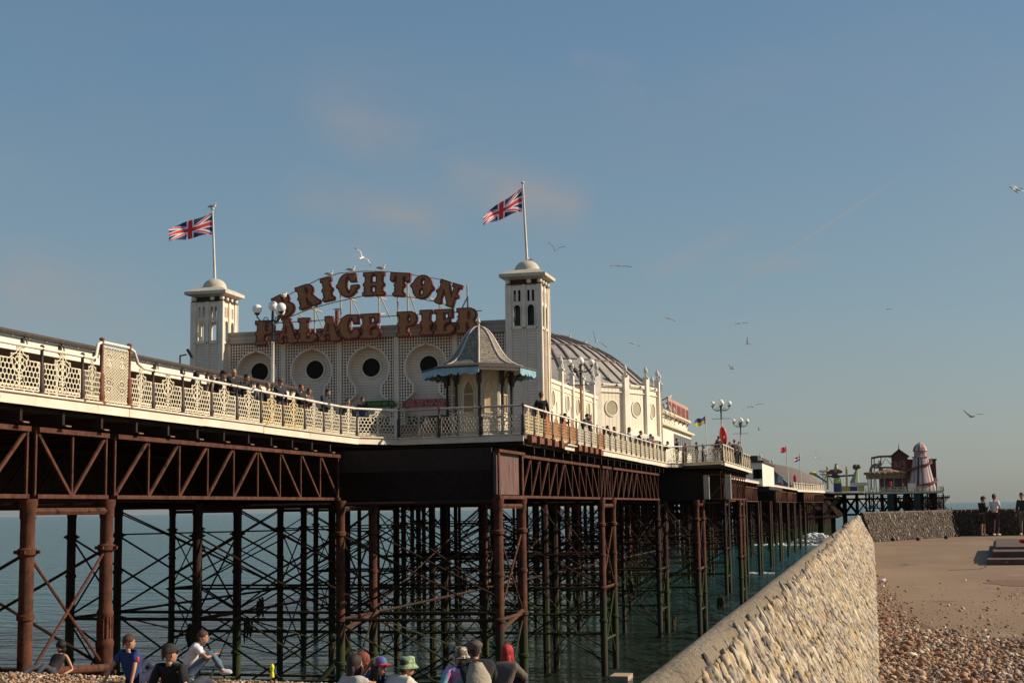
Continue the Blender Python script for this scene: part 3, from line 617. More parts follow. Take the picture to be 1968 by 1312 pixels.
for k in range(11):
    x = -1.5 + 2.08 * k; y = 418.3 - (x + 1.6) * .28; b.lathe([(.24, -11), (.24, 2.6)], (x, y, 0), 7); b.tube([(x, y, -1.4), (x + 2.08, y - .58, -5.5)], .08, 4); b.tube([(x + 2.08, y - .58, -1.4), (x, y, -5.5)], .08, 4)
b.tube([(-1.6, 418.4, -1.3), (19.4, 412.3, -1.3)], .16, 6)
tag(b.build('far_legs', RUSTD, pier, world=True), 'dark forest of far legs and rods', kind='stuff')
for x in (5.2, 12.2): b = MB(); b.b2(x - .9, x + .9, 414.2 - x * .28, 414.6 - x * .28, -8, 2.4); b.build('pier_head_screen', mat('screen_iron', (.045, .035, .032), (.03, .025, .022), 2, .7), pier, world=True)
# weed hanging from the braces
b = MB()
for (px, py, Y) in [(478, 1195, 79), (1210, 1120, 102), (890, 1110, 79), (1385, 1150, 105), (1300, 1190, 100), (500, 1155, 79), (1180, 1135, 95), (365, 1205, 60), (1110, 1145, 100)]:
    p = survey(px, py, Y=Y)
    for k in range(7):
        q = p + Vector((random.uniform(-.25, .25), random.uniform(-.2, .2), random.uniform(-.1, .3))); b.tube([q, q + Vector((random.uniform(-.1, .1), 0, -random.uniform(.3, .7))), q + Vector((random.uniform(-.2, .2), 0, -random.uniform(.8, 1.3)))], [.07, .09, .01], 5)
tag(b.build('hanging_seaweed', mat('weed', (.03, .028, .012), (.07, .045, .02), 6, .9), pier, world=True), kind='stuff')
b = MB(); b.b2(-14.0, -13.0, 76.6, 78.2, -11, -8.95); o = b.build('leg_footing', mat('foot_concrete', (.42, .33, .22), (.3, .22, .15), 2, .9), pier, world=True, label='pale concrete footing at the waterline')

# surf among the far legs
b = MB(); wc = survey(1568, 1026, Y=343)
for k in range(420):
    u = random.gauss(0, 1); x = wc.x + u * 3.2; y = wc.y + random.gauss(0, 1.6); hgt = 2.6 * math.exp(-u * u * .5); r = random.uniform(.1, .38)
    b.ball((x, y, SEAZ + random.random() * hgt), r, 7, 4, (1.7, 1.2, .8))
for k in range(260): b.ball((wc.x + random.gauss(0, 7), wc.y - 2 + random.gauss(0, 3), SEAZ), random.uniform(.1, .4), 7, 4, (2.2, 1.2, .3))
tag(b.build('breaking_wave', mat('foam', (.75, .76, .76), (.5, .52, .52), .6, .8), smooth=80), 'white breaking wave among the far pier legs', kind='stuff')
b = MB(); pp = survey(1460, 1100, Z=SEAZ)
for k in range(26): b.ball((pp.x + random.gauss(0, .8), pp.y + random.gauss(-.3, .9), SEAZ), random.uniform(.08, .25), 8, 4, (1.6, 1, .3))
tag(b.build('leg_foam', MATS['foam'], smooth=80), 'small ring of white foam round a far leg', kind='stuff')
# ------------------------------------------------------------------ balustrades
def ring(b, cx, cz, r, w=.024, dep=.022, n=12, a0=0, a1=2 * math.pi):
    for k in range(n):
        p, q = a0 + (a1 - a0) * k / n, a0 + (a1 - a0) * (k + 1) / n
        b.bar((cx + r * math.cos(p), 0, cz + r * math.sin(p)), (cx + r * math.cos(q), 0, cz + r * math.sin(q)), dep, w, (0, 1, 0) if False else (0, 0, 1), caps=False)
def seg(b, x0, z0, x1, z1, w=.026, dep=.022): b.bar((x0, 0, z0), (x1, 0, z1), w, dep, (0, 1, 0), caps=False)
def panel_mesh(name, kind='std'):
    b = MB(); W = 1.95
    if kind == 'tall':
        s = .085; H = 1.66
        for i in range(18):
            for j in range(17):
                x, z = .14 + i * .098, .12 + j * .094 + (i % 2) * .047
                if z > H - .05 or any((x - cx) ** 2 + (z - cz) ** 2 < .045 for cx in (.52, 1.43) for cz in (.55, 1.3)): continue
                ring(b, x, z, .046, .018, n=6)
        for cx in (.52, 1.43):
            for cz in (.55, 1.3): ring(b, cx, cz, .2, .03); ring(b, cx, cz, .11, .025, n=10); seg(b, cx - .2, cz, cx + .2, cz); seg(b, cx, cz - .2, cx, cz + .2)
        seg(b, .1, .1, 1.85, .1, .03); seg(b, .1, H, 1.85, H, .03); seg(b, .1, .1, .1, H, .03); seg(b, 1.85, .1, 1.85, H, .03)
        return b.mesh(name)
    x0, x1 = (.1, W - .1)
    top = lambda x: .87 if abs(x - W / 2) > .42 else .87 + .16 * math.cos((x - W / 2) / .42 * math.pi / 2)
    def core(x, z): return abs(x - W / 2) < .30 * (1 - .5 * abs(z - .72) / .3) and z > .55 and z < 1.0 or abs(x - W / 2) < .2 and z < .34
    s = .094; dx = s * math.sqrt(3); r_ = 0; z = .17
    def sg(xa, za, xb, zb):
        if not (x0 - .01 <= xa <= x1 + .01 and x0 - .01 <= xb <= x1 + .01): return
        if za > top(xa) or zb > top(xb) or zb < .12 or za < .12: return
        if core((xa + xb) / 2, (za + zb) / 2): return
        seg(b, xa, za, xb, zb)
    for j in range(8):
        for i in range(14):
            cx = x0 + .02 + i * dx + (j % 2) * dx / 2; cz = .10 + j * s * 1.5
            sg(cx - dx / 2, cz + s / 2, cx, cz + s); sg(cx, cz + s, cx + dx / 2, cz + s / 2); sg(cx + dx / 2, cz - s / 2, cx + dx / 2, cz + s / 2)
    for zz, a, c in ((.11, x0, x1), (.20, x0, x1), (.87, x0, W / 2 - .42), (.87, W / 2 + .42, x1)): seg(b, a, zz, c, zz, .03)
    for xx in (x0, x1): seg(b, xx, .11, xx, .87, .03); ring(b, xx + (.03 if xx < 1 else -.03), .80, .045, n=8)
    for xx in (.35, .75, 1.2, 1.6): seg(b, xx, 0, xx, .11, .03)
    m = W / 2
    for sx in (-1, 1):
        pts = [(m + sx * .42, .87), (m + sx * .34, .93), (m + sx * .25, 1.0), (m + sx * .15, 1.02), (m + sx * .12, 1.10), (m + sx * .05, 1.12), (m + sx * .04, 1.2)]
        for p, q in zip(pts, pts[1:]): seg(b, *p, *q, .03)
        pts = [(m + sx * .32, .86), (m + sx * .3, .74), (m + sx * .22, .62), (m + sx * .1, .55), (m, .52)]
        for p, q in zip(pts, pts[1:]): seg(b, *p, *q, .03)
        ring(b, m + sx * .11, .86, .075, .028); ring(b, m + sx * .12, .68, .085, .028); ring(b, m + sx * .11, .23, .075, .028); ring(b, m + sx * .07, .42, .05, n=8)
        ring(b, m + sx * .34, .97, .035, n=8); ring(b, m + sx * .09, 1.18, .035, n=8); ring(b, m + sx * .06, .98, .04, n=8)
    seg(b, m, .11, m, 1.22, .04); ring(b, m, 1.2, .05, .03, n=8)
    return b.mesh(name)
PM, PT = panel_mesh('railing_panel'), panel_mesh('tall_panel', 'tall')
PM.materials.append(PANEL); PT.materials.append(PANEL)
def post_mesh(h=1.3, f=1.25, m=POST):
    b = MB(); b.lathe([(.10 * f, 0), (.10 * f, .06), (.065 * f, .10), (.085 * f, .2), (.06 * f, .34), (.062 * f, .8), (.036 * f, .9), (.034 * f, h - .1), (.055 * f, h - .07), (.03 * f, h - .04), (.055 * f, h), (.04 * f, h + .04), (0.005, h + .06)], n=10)
    return b.mesh('post', 50, [m])
POM, POT = post_mesh(), post_mesh(1.85, 1.5, POSTR)
VAR = {'c': PANEL, 'y': PANELY, 'r': PANELR, 'd': PANELD}
def balustrade(label, pts, kinds=None, rail=True, tall=(), group='pier balustrades', posts=True, rail_m=RAILW, skip_first=False):
    t = thing('balustrade', label, 'railing', (pts[0][0], pts[0][1], DZ), 0, group); o = Vector((pts[0][0], pts[0][1], 0)); V = [Vector((p[0], p[1], 0)) for p in pts]
    for i, p in enumerate(V):
        if skip_first and i == 0: continue
        tl = i in tall or i - 1 in tall
        if posts: link('post', POT if tl else POM, t, p - o)
    for i, (p, q) in enumerate(zip(V, V[1:])):
        d = q - p; L = d.length; a = math.atan2(d.y, d.x); k = (kinds or 'c')[i % len(kinds or 'c')]
        pn = link('lattice_panel', PT if i in tall else PM, t, p - o + d.normalized() * .0, (0, 0, a), (L / 1.95, 1, 1))
        if k != 'c':
            pn.material_slots[0].link = 'OBJECT'; pn.material_slots[0].material = VAR[k]
            pn['label'] = {'y': 'yellowed railing panel', 'r': 'rust orange railing panel', 'd': 'railing panel with shade in its colour'}[k]
        if rail:
            up = lambda w: w - o + Vector((0, 0, 1.25)); b = MB()
            if i in tall: path = [up(p) + Vector((0, 0, .52)), up(q) + Vector((0, 0, .52))]
            elif i + 1 in tall: path = [up(p), up(p.lerp(q, .55)), up(p.lerp(q, .7)) + Vector((0, 0, .08)), up(p.lerp(q, .8)) + Vector((0, 0, .44)), up(q) + Vector((0, 0, .52))]
            elif i - 1 in tall: path = [up(p) + Vector((0, 0, .52)), up(p.lerp(q, .2)) + Vector((0, 0, .44)), up(p.lerp(q, .35)) + Vector((0, 0, .12)), up(p.lerp(q, .6)), up(q)]
            else: path = [up(p), up(q)]
            b.tube(path, .048, 8); b.build('handrail', rail_m, t, smooth=50)
    return t
wing = [(-21.1, 23.2), (-21.1, 25.2), (-21.12, 27.2), (-21.13, 29.25), (-21.15, 31.28), (-21.15, 33.32), (-21.15, 35.33), (-21.18, 36.4), (-21.2, 38.0), (-21.3, 39.64), (-21.28, 41.56), (-21.3, 43.65), (-21.35, 45.74), (-21.4, 47.87), (-21.5, 50.1), (-21.48, 52.2), (-21.56, 54.4), (-21.58, 56.4), (-21.4, 57.85)]
balustrade('cream lattice balustrade with a tall screen panel along the near left deck', wing, 'cccccccccccccyrccc'.replace('r', 'y'), tall=(7,))
balustrade('single white lattice panel set across the inner corner left of the kiosk', [(-21.4, 57.85), (-20.15, 59.85)], skip_first=True)
balustrade('shaded lattice balustrade in front of the kiosk facing the beach', [(-20.15, 59.85), (-18.2, 59.6), (-16.25, 59.4), (-14.3, 59.15)], 'd', skip_first=True, rail_m=mat('rail_shaded', (.45, .38, .33), (.36, .28, .22), 3, .6))  # handrail colour darkened too, for the shade on this side
rp = [(-14.3 - .007 * (y - 59), y) for y in np.linspace(59.15, 104.2, 24)]
balustrade('long row of cream and rust orange lattice panels beside the hall', rp, 'yyrrrrcccrcccccccccccccc', skip_first=True)
balustrade('single pale lattice panel at the second inner corner', [(-14.6, 104.2), (-13.4, 105.7)], skip_first=True)
balustrade('short shaded balustrade facing the beach on the second bay', [(-13.4, 105.7), (-11.8, 104.45), (-10.25, 103.25)], 'd', skip_first=True, rail_m=MATS['rail_shaded'])
balustrade('balustrade receding along the outer side of the second bay', [(-10.25 - .006 * (y - 103), y) for y in np.linspace(103.25, 129.4, 14)], 'cyccy', skip_first=True)
t = balustrade('white balustrade on the distant deck in front of the domed building', [(-15.0 + (y - 290) * .0786, y) for y in np.linspace(290, 346, 15)], posts=True)
balustrade('pale balustrade round the far end of the pier', [(-1.4 + k * 1.9, 417.8 - k * .545) for k in range(12)] + [(19.4, 416), (19.4, 425)], 'y')

# ------------------------------------------------------------------ stall row on the left wing
t = thing('stall_row', 'low white stall row with dark gutter and black lettered board behind the left railing', 'stall', (-26, 42, DZ))
b = MB(); b.b2(-24.32, -24.1, 20, 59.6, 5.30, 5.34); b.b2(-24.22, -24.08, 20, 59.6, 5.34, 5.42); b.build('gutter', ROOFD, t, world=True)
b = MB(); b.b2(-24.4, -24.28, 20, 59.5, 4.94, 5.28); b.b2(-24.34, -24.24, 20, 59.5, 4.86, 4.96); b.build('eaves_board', WHITE, t, world=True)
b = MB(); b.prism([(-29.5, 20), (-24.3, 20), (-24.3, 59.5), (-29.5, 59.5)], 5.2, 5.27); b.build('roof', SLATE, t, world=True)
b = MB()
for y in np.arange(21, 59, 2.02):
    b.box((-24.22, y, 5.1), (.06, .07, .3)); ring2 = [(-24.2, y + .18 * math.sin(a), 5.26 - .2 * (1 - math.cos(a))) for a in np.linspace(0, 1.5, 5)]; b.tube(ring2, .022, 5)
b.build('gutter_bracket', ROOFD, t, world=True)
b = MB(); b.b2(-26.6, -26.5, 20, 59.5, DZ, 5.2); b.b2(-29.5, -26.6, 20, 20.1, DZ, 5.2); b.b2(-29.5, -24.4, 59.4, 59.5, DZ, 5.2); b.b2(-26.5, -24.4, 20, 59.4, 4.9, 4.93)
b.build('stall_front', mat('stall_brown', (.22, .17, .13), (.14, .10, .08), 1.2, .7), t, world=True)
b = MB(); b.b2(-26.49, -26.44, 36.6, 46, 4.22, 4.78); o = b.build('name_board', mat('sign_black', (.012, .014, .018), None, rough=.4), t, world=True)
vs, fs = text_mesh('SLUSH BAR', .46, .01, 1.25); M = Matrix.Translation((-26.42, 40.6, 4.5)) @ Matrix.Rotation(math.pi / 2, 4, 'Z') @ Matrix.Rotation(math.pi / 2, 4, 'X')
b = MB(); b.add([tuple(M @ Vector(p)) for p in vs], fs); b.build('lettering', mat('pale_letters', (.5, .56, .6)), o, world=True)
for k, (y, w, c) in enumerate([(30, 3.4, (.04, .05, .07)), (34, 3.2, (.03, .04, .06)), (39.6, 2.2, (.1, .13, .24)), (43, 2.4, (.34, .36, .34)), (49, 3, (.06, .05, .05)), (54, 3, (.05, .05, .05))]):
    b = MB(); b.b2(-26.49, -26.45, y - w / 2, y + w / 2, 3.9, 4.9 if k < 2 else 4.2); b.build('shop_window', mat('shop_win%d' % k, c, (c[0] * .5, c[1] * .5, c[2] * .5), 3, .25), t, world=True)
for y in (23, 31, 39.4, 44.6, 50.5, 57): b = MB(); b.lathe([(.09, 0), (.07, .1), (.06, 1.7), (.1, 1.78)], (-24.5, y, DZ), 10); b.build('pillar', WHITE, t, world=True, smooth=50)
b = MB(); z0 = 5.28
b.b2(-27.2, -27.1, 36, 59.4, z0, z0 + .28)
for y in np.arange(36, 59.5, 1.0):
    b.lathe([(.02, 0), (.09, .1), (.05, .2), (.1, .28), (.01, .48)], (-27.15, y, z0 + .26), 6)
    for k in range(3): b.ball((-27.15, y + .25 + k * .25, z0 + .33), .07, 6, 4)
b.build('ridge_cresting', mat('cresting_cream', (.60, .55, .42), (.45, .38, .26), 3, .7), t, world=True)
t = thing('floodlight', 'small dark square floodlight on a pole above the stall roof', 'floodlight', survey(346, 700, X=-25.5))
p = t.location; b = MB(); b.tube([p, p + Vector((0, 0, .35))], .03, 6); b.bar(p + Vector((0, 0, .33)), p + Vector((.22, .1, .38)), .05); b.build('bracket', BLACK, t, world=True)
b = MB(); b.box(p + Vector((.36, .12, .40)), (.1, .42, .38), rz=R(20), ry=R(-30)); b.build('lamp_head', BLACK, t, world=True)

# ------------------------------------------------------------------ the hall
FY = 82.7; FX0, FX1 = -39.15, -20.45
hall = thing('pier_hall', 'big cream seaside hall with twin towers, round windows and ribbed dome roof', 'building', (-29.8, FY, DZ))
BW = (FX1 - FX0) / 5; CX_ = [FX0 + BW * (i + .5) for i in range(5)]
b = MB(); b.b2(FX0, FX1, FY + .65, FY + .8, DZ, 11.3); b.build('rear_wall', HALLP, hall, world=True)
b = MB(); b.b2(FX0, FX1, FY - .08, FY + .7, 10.66, 11.34); b.b2(FX0, FX1, FY - .16, FY - .08, 11.2, 11.36); b.b2(FX0, FX1, FY - .14, FY - .08, 10.62, 10.74); b.build('parapet', boards('parapet_boards', (.40, .36, .31), (.35, .31, .26), .22), hall, world=True)
def keyhole():
    pts = []; r = 1.36; cz = 8.72                            # circle with a small ogee tip, a waist and a flared foot (x from the bay centre, z)
    for a in np.linspace(-50, 82, 17): pts.append((r * math.cos(R(a)), cz + r * math.sin(R(a))))
    pts += [(.1, 10.12), (.05, 10.17), (.0, 10.27)]
    L = [(-x, z) for x, z in pts[::-1][1:]]
    low = [(-.84, 7.6), (-.82, 7.2), (-.95, 7.0), (-1.3, 6.75), (-1.42, 6.45), (-1.42, 5.2), (1.42, 5.2), (1.42, 6.45), (1.3, 6.75), (.95, 7.0), (.82, 7.2), (.84, 7.6)]
    return pts + L + low
KH = keyhole()
def inside(x, z, poly=KH):
    c = False; n = len(poly)
    for i in range(n):
        (x1, y1), (x2, y2) = poly[i], poly[i - 1]
        if (y1 > z) != (y2 > z) and x < (x2 - x1) * (z - y1) / (y2 - y1) + x1: c = not c
    return c
for i, cx in enumerate(CX_):
    hb = BW / 2
    outer = [(-hb, DZ), (hb, DZ), (hb, 10.68), (-hb, 10.68)]
    vs, fs = fill([outer, KH], .02); b = MB(); b.add(upright(vs, (cx, FY + .06, 0)), fs); b.build('lattice_shade_backing', BACKB, hall, world=True)  # dark sheet added behind the lattice, standing in for the shade inside
    b = MB(); pitch = .178
    for k in range(-10, 11):
        x = k * pitch
        if abs(x) > hb: continue
        z = 5.2; st = None
        while z < 10.66:
            ins = inside(x, z)
            if not ins and st is None: st = z
            if ins and st is not None: b.box((cx + x, FY, (st + z) / 2), (.06, .05, z - st)); st = None
            z += .03
        if st is not None: b.box((cx + x, FY, (st + 10.66) / 2), (.06, .05, 10.66 - st))
    for k in range(31):
        z = 5.3 + k * pitch
        if z > 10.62: break
        x = -hb; st = None
        while x < hb:
            ins = inside(x, z)
            if not ins and st is None: st = x
            if ins and st is not None: b.box((cx + (st + x) / 2, FY - .006, z), (x - st, .05, .055)); st = None
            x += .03
        if st is not None: b.box((cx + (st + hb) / 2, FY - .006, z), (hb - st, .05, .055))
    b.build('lattice', TRIM, hall, world=True)
    b = MB(); n = len(KH)
    for k in range(n):
        (x0, z0), (x1, z1) = KH[k], KH[(k + 1) % n]
        if min(z0, z1) < 5.25: continue
        b.bar((cx + x0, FY - .03, z0), (cx + x1, FY - .03, z1), .09, .07, (0, 1, 0))
        b.add([(cx + x0, FY, z0), (cx + x1, FY, z1), (cx + x1, FY + .66, z1), (cx + x0, FY + .66, z0)], [(0, 1, 2, 3)])
    b.bar((cx, FY - .03, 10.3), (cx, FY - .03, 10.66), .05); b.build('keyhole_moulding', TRIM, hall, world=True)
    b = MB(); b.lathe([(.60, 0), (.68, 0), (.70, .05), (.66, .1), (.58, .1)], n=32, caps=False); b.xf(Matrix.Translation((cx, FY + .66, 8.86)) @ Matrix.Rotation(math.pi / 2, 4, 'X')); w = b.build('round_window', TRIM, hall, world=True, smooth=50)
    b = MB(); b.lathe([(.61, 0), (.61, .03)], n=32); b.xf(Matrix.Translation((cx, FY + .64, 8.86)) @ Matrix.Rotation(math.pi / 2, 4, 'X')); b.build('pane', GLASSD, w, world=True)
    b = MB(); b.b2(cx - 1.36, cx + 1.36, FY + .56, FY + .64, DZ, 5.75); b.build('doorway_shade_box', mat('doorway_dark', (.03, .022, .02), (.06, .04, .03), 1, .6), hall, world=True)  # dark box fills the opening in place of the unlit interior
for i in range(6):
    x = FX0 + BW * i; b = MB(); b.b2(x - .15, x + .15, FY - .12, FY + .02, DZ, 10.64)
    for s in (-.09, .09): b.b2(x + s - .035, x + s + .035, FY - .17, FY - .12, DZ, 10.6)
    b.build('pilaster', TRIM, hall, world=True)
# side walls, drum, dome
SX = -19.3; DC = Vector((-26.5, 111, 0)); DR = 10.6; NF = 24; PH = 12.5
for g in ((SX - .3, SX, FY + 1.4, 103.4, DZ, 7.95), (-41, -40.7, FY + 1.4, 118, DZ, 7.95)): b = MB(); b.b2(*g); b.build('side_wall', HALLV, hall, world=True)
b = MB(); b.b2(SX - .1, SX + .08, FY + 1.4, 103.4, 7.9, 8.12); b.b2(SX - .1, SX + .05, FY + 1.4, 103.4, 7.55, 7.62); b.build('side_cornice', WHITE, hall, world=True)
b = MB(); b.prism([(-40.9, FY + .8), (SX - .1, FY + .8), (SX - .1, 118), (-40.9, 118)], 7.7, 7.8); b.build('flat_roof', SLATE, hall, world=True)
def finial(parent, p, h=.75, glass=True):
    b = MB(); b.box(p + Vector((0, 0, .03)), (.46, .46, .1)); b.lathe([(.24, .08), (.14, .2), (.05, .34)], p, 4, math.pi / 4); pl = b.build('finial', WHITE, parent, world=True)
    b = MB(); b.lathe([(.03, .32), (.14, .44), (.17, .6), (.1, .78), (.02, .95)], p, 8); b.build('finial_lamp', mat('lamp_bulb', (.55, .52, .47), None, rough=.25), pl, world=True)
ys_ = [survey(x, 760, X=SX).y for x in (1078.8, 1099.6, 1119, 1139.6)]
for y in ys_:
    b = MB(); b.b2(SX - .12, SX + .14, y - .2, y + .2, DZ, 8.95); b.build('side_pilaster', WHITE, hall, world=True); finial(hall, Vector((SX, y, 8.95)))
def round_win(parent, c, ang, r=.52, m=GLASSY, key=True):
    M = Matrix.Translation(c) @ Matrix.Rotation(ang, 4, 'Z') @ Matrix.Rotation(math.pi / 2, 4, 'X')
    b = MB(); b.lathe([(r - .02, 0), (r + .08, 0), (r + .08, .05), (r - .02, .06)], n=28, caps=False); b.xf(M); w = b.build('round_window', WHITE, parent, world=True, smooth=50)
    b = MB(); b.lathe([(r, 0), (r, .02)], n=28); b.xf(M); b.build('pane', m, w, world=True)
edges = [FY + 2.2] + ys_ + [102.5]
for a, c in zip(edges[:4], edges[1:5]):
    cy = (a + c) / 2; round_win(hall, Vector((SX + .01, cy, 6.9)), math.pi / 2)
    b = MB()
    for s in (-1, 1):
        pts = [(s * 1.25 * math.sin(u), 6.0 + 1.9 * -math.cos(u) * .75 + .3) for u in np.linspace(.1, 1.9, 9)]
        for p, q in zip(pts, pts[1:]): b.bar((SX + .03, cy + p[0], p[1]), (SX + .03, cy + q[0], q[1]), .06)
    b.build('arch_moulding', WHITE, hall, world=True)
dv = [Vector((DC.x + DR * math.cos(R(PH - 90 + k * 15)), DC.y + DR * math.sin(R(PH - 90 + k * 15)), 0)) for k in range(24)]
b = MB(); b.prism([(v.x, v.y) for v in dv], DZ, 9.0); b.build('drum_wall', HALLV, hall, world=True)
b = MB()
for k in range(24):
    for z, h, e in ((9.05, .24, .09), (8.55, .08, .05)): b.bar(dv[k] + (dv[k] - DC).normalized() * e / 2 + Vector((0, 0, z)), dv[(k + 1) % 24] + (dv[(k + 1) % 24] - DC).normalized() * e / 2 + Vector((0, 0, z)), .14, h)
b.build('drum_cornice', WHITE, hall, world=True)
for k in range(-1, 10):
    v = dv[k % 24]; o = (v - DC).normalized(); a = math.atan2(o.y, o.x); b = MB(); b.box(v + o * .03 + Vector((0, 0, (DZ + 9.75) / 2)), (.34, .5, 9.75 - DZ), rz=a); b.build('drum_pilaster', WHITE, hall, world=True); finial(hall, v + o * .03 + Vector((0, 0, 9.75)))
    w = dv[(k + 1) % 24]; mpt = (v + w) / 2; o = (mpt - DC).normalized(); a = math.atan2(o.y, o.x); round_win(hall, mpt + o * .02 + Vector((0, 0, 7.35)), a + math.pi / 2, .56)
prof = []
for x, y in [(1250, 744), (1225, 723), (1201, 703), (1176, 686), (1152, 673), (1127.6, 663), (1091, 650), (1058, 643)]:
    p = survey(x, y, Y=111.6); prof.append((math.hypot(p.x - DC.x, .0), p.z))
prof = [(DR + .1, 9.0)] + prof + [(1.6, prof[-1][1] + .25), (.1, prof[-1][1] + .38)]
b = MB(); b.lathe(prof, (DC.x, DC.y, 0), 48, caps=False); dome = b.build('dome_roof', SLATE, hall, world=True, smooth=20)
b = MB()
for k in range(48):
    a = 2 * math.pi * k / 48
    for (r0, z0), (r1, z1) in zip(prof[:-2], prof[1:-1]):
        b.bar((DC.x + r0 * math.cos(a), DC.y + r0 * math.sin(a), z0 + .03), (DC.x + r1 * math.cos(a), DC.y + r1 * math.sin(a), z1 + .03), .12, .14)
for (r, z) in (prof[3], prof[5], prof[7]):
    for k in range(48):
        a, c = 2 * math.pi * k / 48, 2 * math.pi * (k + 1) / 48; b.bar((DC.x + r * math.cos(a), DC.y + r * math.sin(a), z + .05), (DC.x + r * math.cos(c), DC.y + r * math.sin(c), z + .05), .14, .1)
b.build('dome_ribs', RIBM, dome, world=True)
b = MB(); cp = [survey(1180, 838, X=-15.9), ]
c = Vector((-18.0, 108, 0)); b.lathe([(3.3, 4.95), (3.5, 5.0), (3.5, 5.3), (3.2, 5.45), (1.0, 5.7)], (-19.0, 108.5, 0), 28); b.build('canopy', WHITE, hall, world=True, smooth=30)

# towers
def tower(cx, label):
    W = 2.14; y0 = FY - 1.0; cy = y0 + W / 2; t = thing('tower', None, None, (cx, cy, DZ)); t.parent = hall; t.location = Vector((cx, cy, DZ)) - hall.location
    del_ = [t.pop(k) for k in ('label', 'category') if k in t]; t['label'] = label
    zb, zt = 10.75, 13.3
    b = MB(); b.b2(cx - W / 2 + .1, cx + W / 2 - .1, y0 + .1, y0 + W - .1, DZ, zb); b.build('shaft', HALLP, t, world=True)
    b = MB()
    for sx in (-1, 1):
        for sy in (-1, 1): b.box((cx + sx * (W / 2 - .15), cy + sy * (W / 2 - .15), (DZ + zt) / 2), (.3, .3, zt - DZ)); b.lathe([(.07, DZ), (.07, zt)], (cx + sx * (W / 2), cy + sy * (W / 2), 0), 8)
    for a in range(4):
        M = Matrix.Translation((cx, cy, 0)) @ Matrix.Rotation(a * math.pi / 2, 4, 'Z'); st = len(b.v)
        b.box((0, -W / 2 + .07, (DZ + zb) / 2), (.26, .14, zb - DZ)); b.box((-.06, -W / 2 - .02, (DZ + zb) / 2), (.05, .05, zb - DZ)); b.box((.06, -W / 2 - .02, (DZ + zb) / 2), (.05, .05, zb - DZ)); b.box((0, -W / 2 + .06, zb - .06), (W - .5, .12, .12)); b.xf(M, st)
    b.build('corner_pilasters', TRIMS, t, world=True)
    holes = []
    for x in (-.42, .42):
        aw = .225; arch = [(x - aw, zb + .08), (x + aw, zb + .08), (x + aw, 11.85)] + [(x + aw * math.cos(u), 11.85 + aw * 1.1 * math.sin(u)) for u in np.linspace(.25, math.pi - .25, 7)] + [(x - aw, 11.85)]
        holes.append(arch)
        for sx in (-.14, .14): holes.append([(x + sx - .075, 12.3), (x + sx + .075, 12.3), (x + sx + .075, 12.98), (x + sx - .075, 12.98)])
    b = MB()
    for a in range(4):
        vs, fs = fill([[(-W / 2 + .2, zb - .02), (W / 2 - .2, zb - .02), (W / 2 - .2, zt), (-W / 2 + .2, zt)]] + holes, .05)
        M = Matrix.Translation((cx, cy, 0)) @ Matrix.Rotation(a * math.pi / 2, 4, 'Z'); b.add([tuple(M @ Vector(p)) for p in upright(vs, (0, -W / 2 + .12, 0))], fs)
    b.build('belfry_screen', TRIMS, t, world=True)
    b = MB()
    for a in range(4):
        M = Matrix.Translation((cx, cy, 0)) @ Matrix.Rotation(a * math.pi / 2, 4, 'Z'); st = len(b.v)
        for x in (-.42, .42):
            pts = [(x - .24, zb + .08), (x - .24, 11.85)] + [(x + .24 * math.cos(u), 11.85 + .27 * math.sin(u)) for u in np.linspace(math.pi, 0, 9)] + [(x + .24, 11.85), (x + .24, zb + .08)]
            for p, q in zip(pts, pts[1:]): b.bar((p[0], -W / 2 + .05, p[1]), (q[0], -W / 2 + .05, q[1]), .06)
        b.box((0, -W / 2 + .06, (zb + zt) / 2), (.22, .14, zt - zb)); b.xf(M, st)
    b.build('arch_trim', TRIMS, t, world=True)
    if cx > -30:
        b = MB(); b.b2(cx - .6, cx + .6, cy - .6, cy + .6, zb, zt); b.build('belfry_shade_core', BLACK, t, world=True)  # black box added inside the belfry in place of its shade
    b = MB(); b.b2(cx - W / 2 - .03, cx + W / 2 + .03, y0 - .03, y0 + W + .03, zt, zt + .06); b.b2(cx - .85, cx + .85, cy - .85, cy + .85, zt, 13.75); b.build('frieze', mat('frieze_dark', (.05, .035, .028)), t, world=True)
    b = MB()
    for sx in (-1, -.33, .33, 1):
        for sy in (-1, -.33, .33, 1):
            if abs(sx) == 1 or abs(sy) == 1:
                if abs(sx) == .33 and abs(sy) == 1 and sx < 0: continue
                b.ball((cx + sx * .98, cy + sy * .98, 13.5), .16, 12, 8)
    b.build('eaves_balls', TRIMS, t, world=True, smooth=60)
    CW = 1.42; b = MB()
    b.lathe([(1.0 * 1.414, 13.62), (CW * 1.414, 13.76), (CW * 1.414, 13.95), (1.0 * 1.414, 14.18), (.6 * 1.414, 14.32)], (cx, cy, 0), 4, math.pi / 4)
    cap = b.build('roof_cap', mat('cap_stone', (.56, .50, .40), (.44, .38, .29), 1.8, .75, .3, 25, spots=[((.25, .19, .13), 3, .66)]), t, world=True)
    b = MB(); b.lathe([(.8, 14.2)] + [(.76 * math.cos(u), 14.3 + .62 * math.sin(u)) for u in np.linspace(0, 1.45, 9)] + [(.03, 14.95)], (cx, cy, 0), 24); b.build('cupola', MATS['cap_stone'], t, world=True, smooth=50)
    return Vector((cx, cy, 14.9))
TR = tower(-19.62, 'right tower with dark belfry openings'); TL = tower(-40.2, 'left tower with sky showing through the belfry')

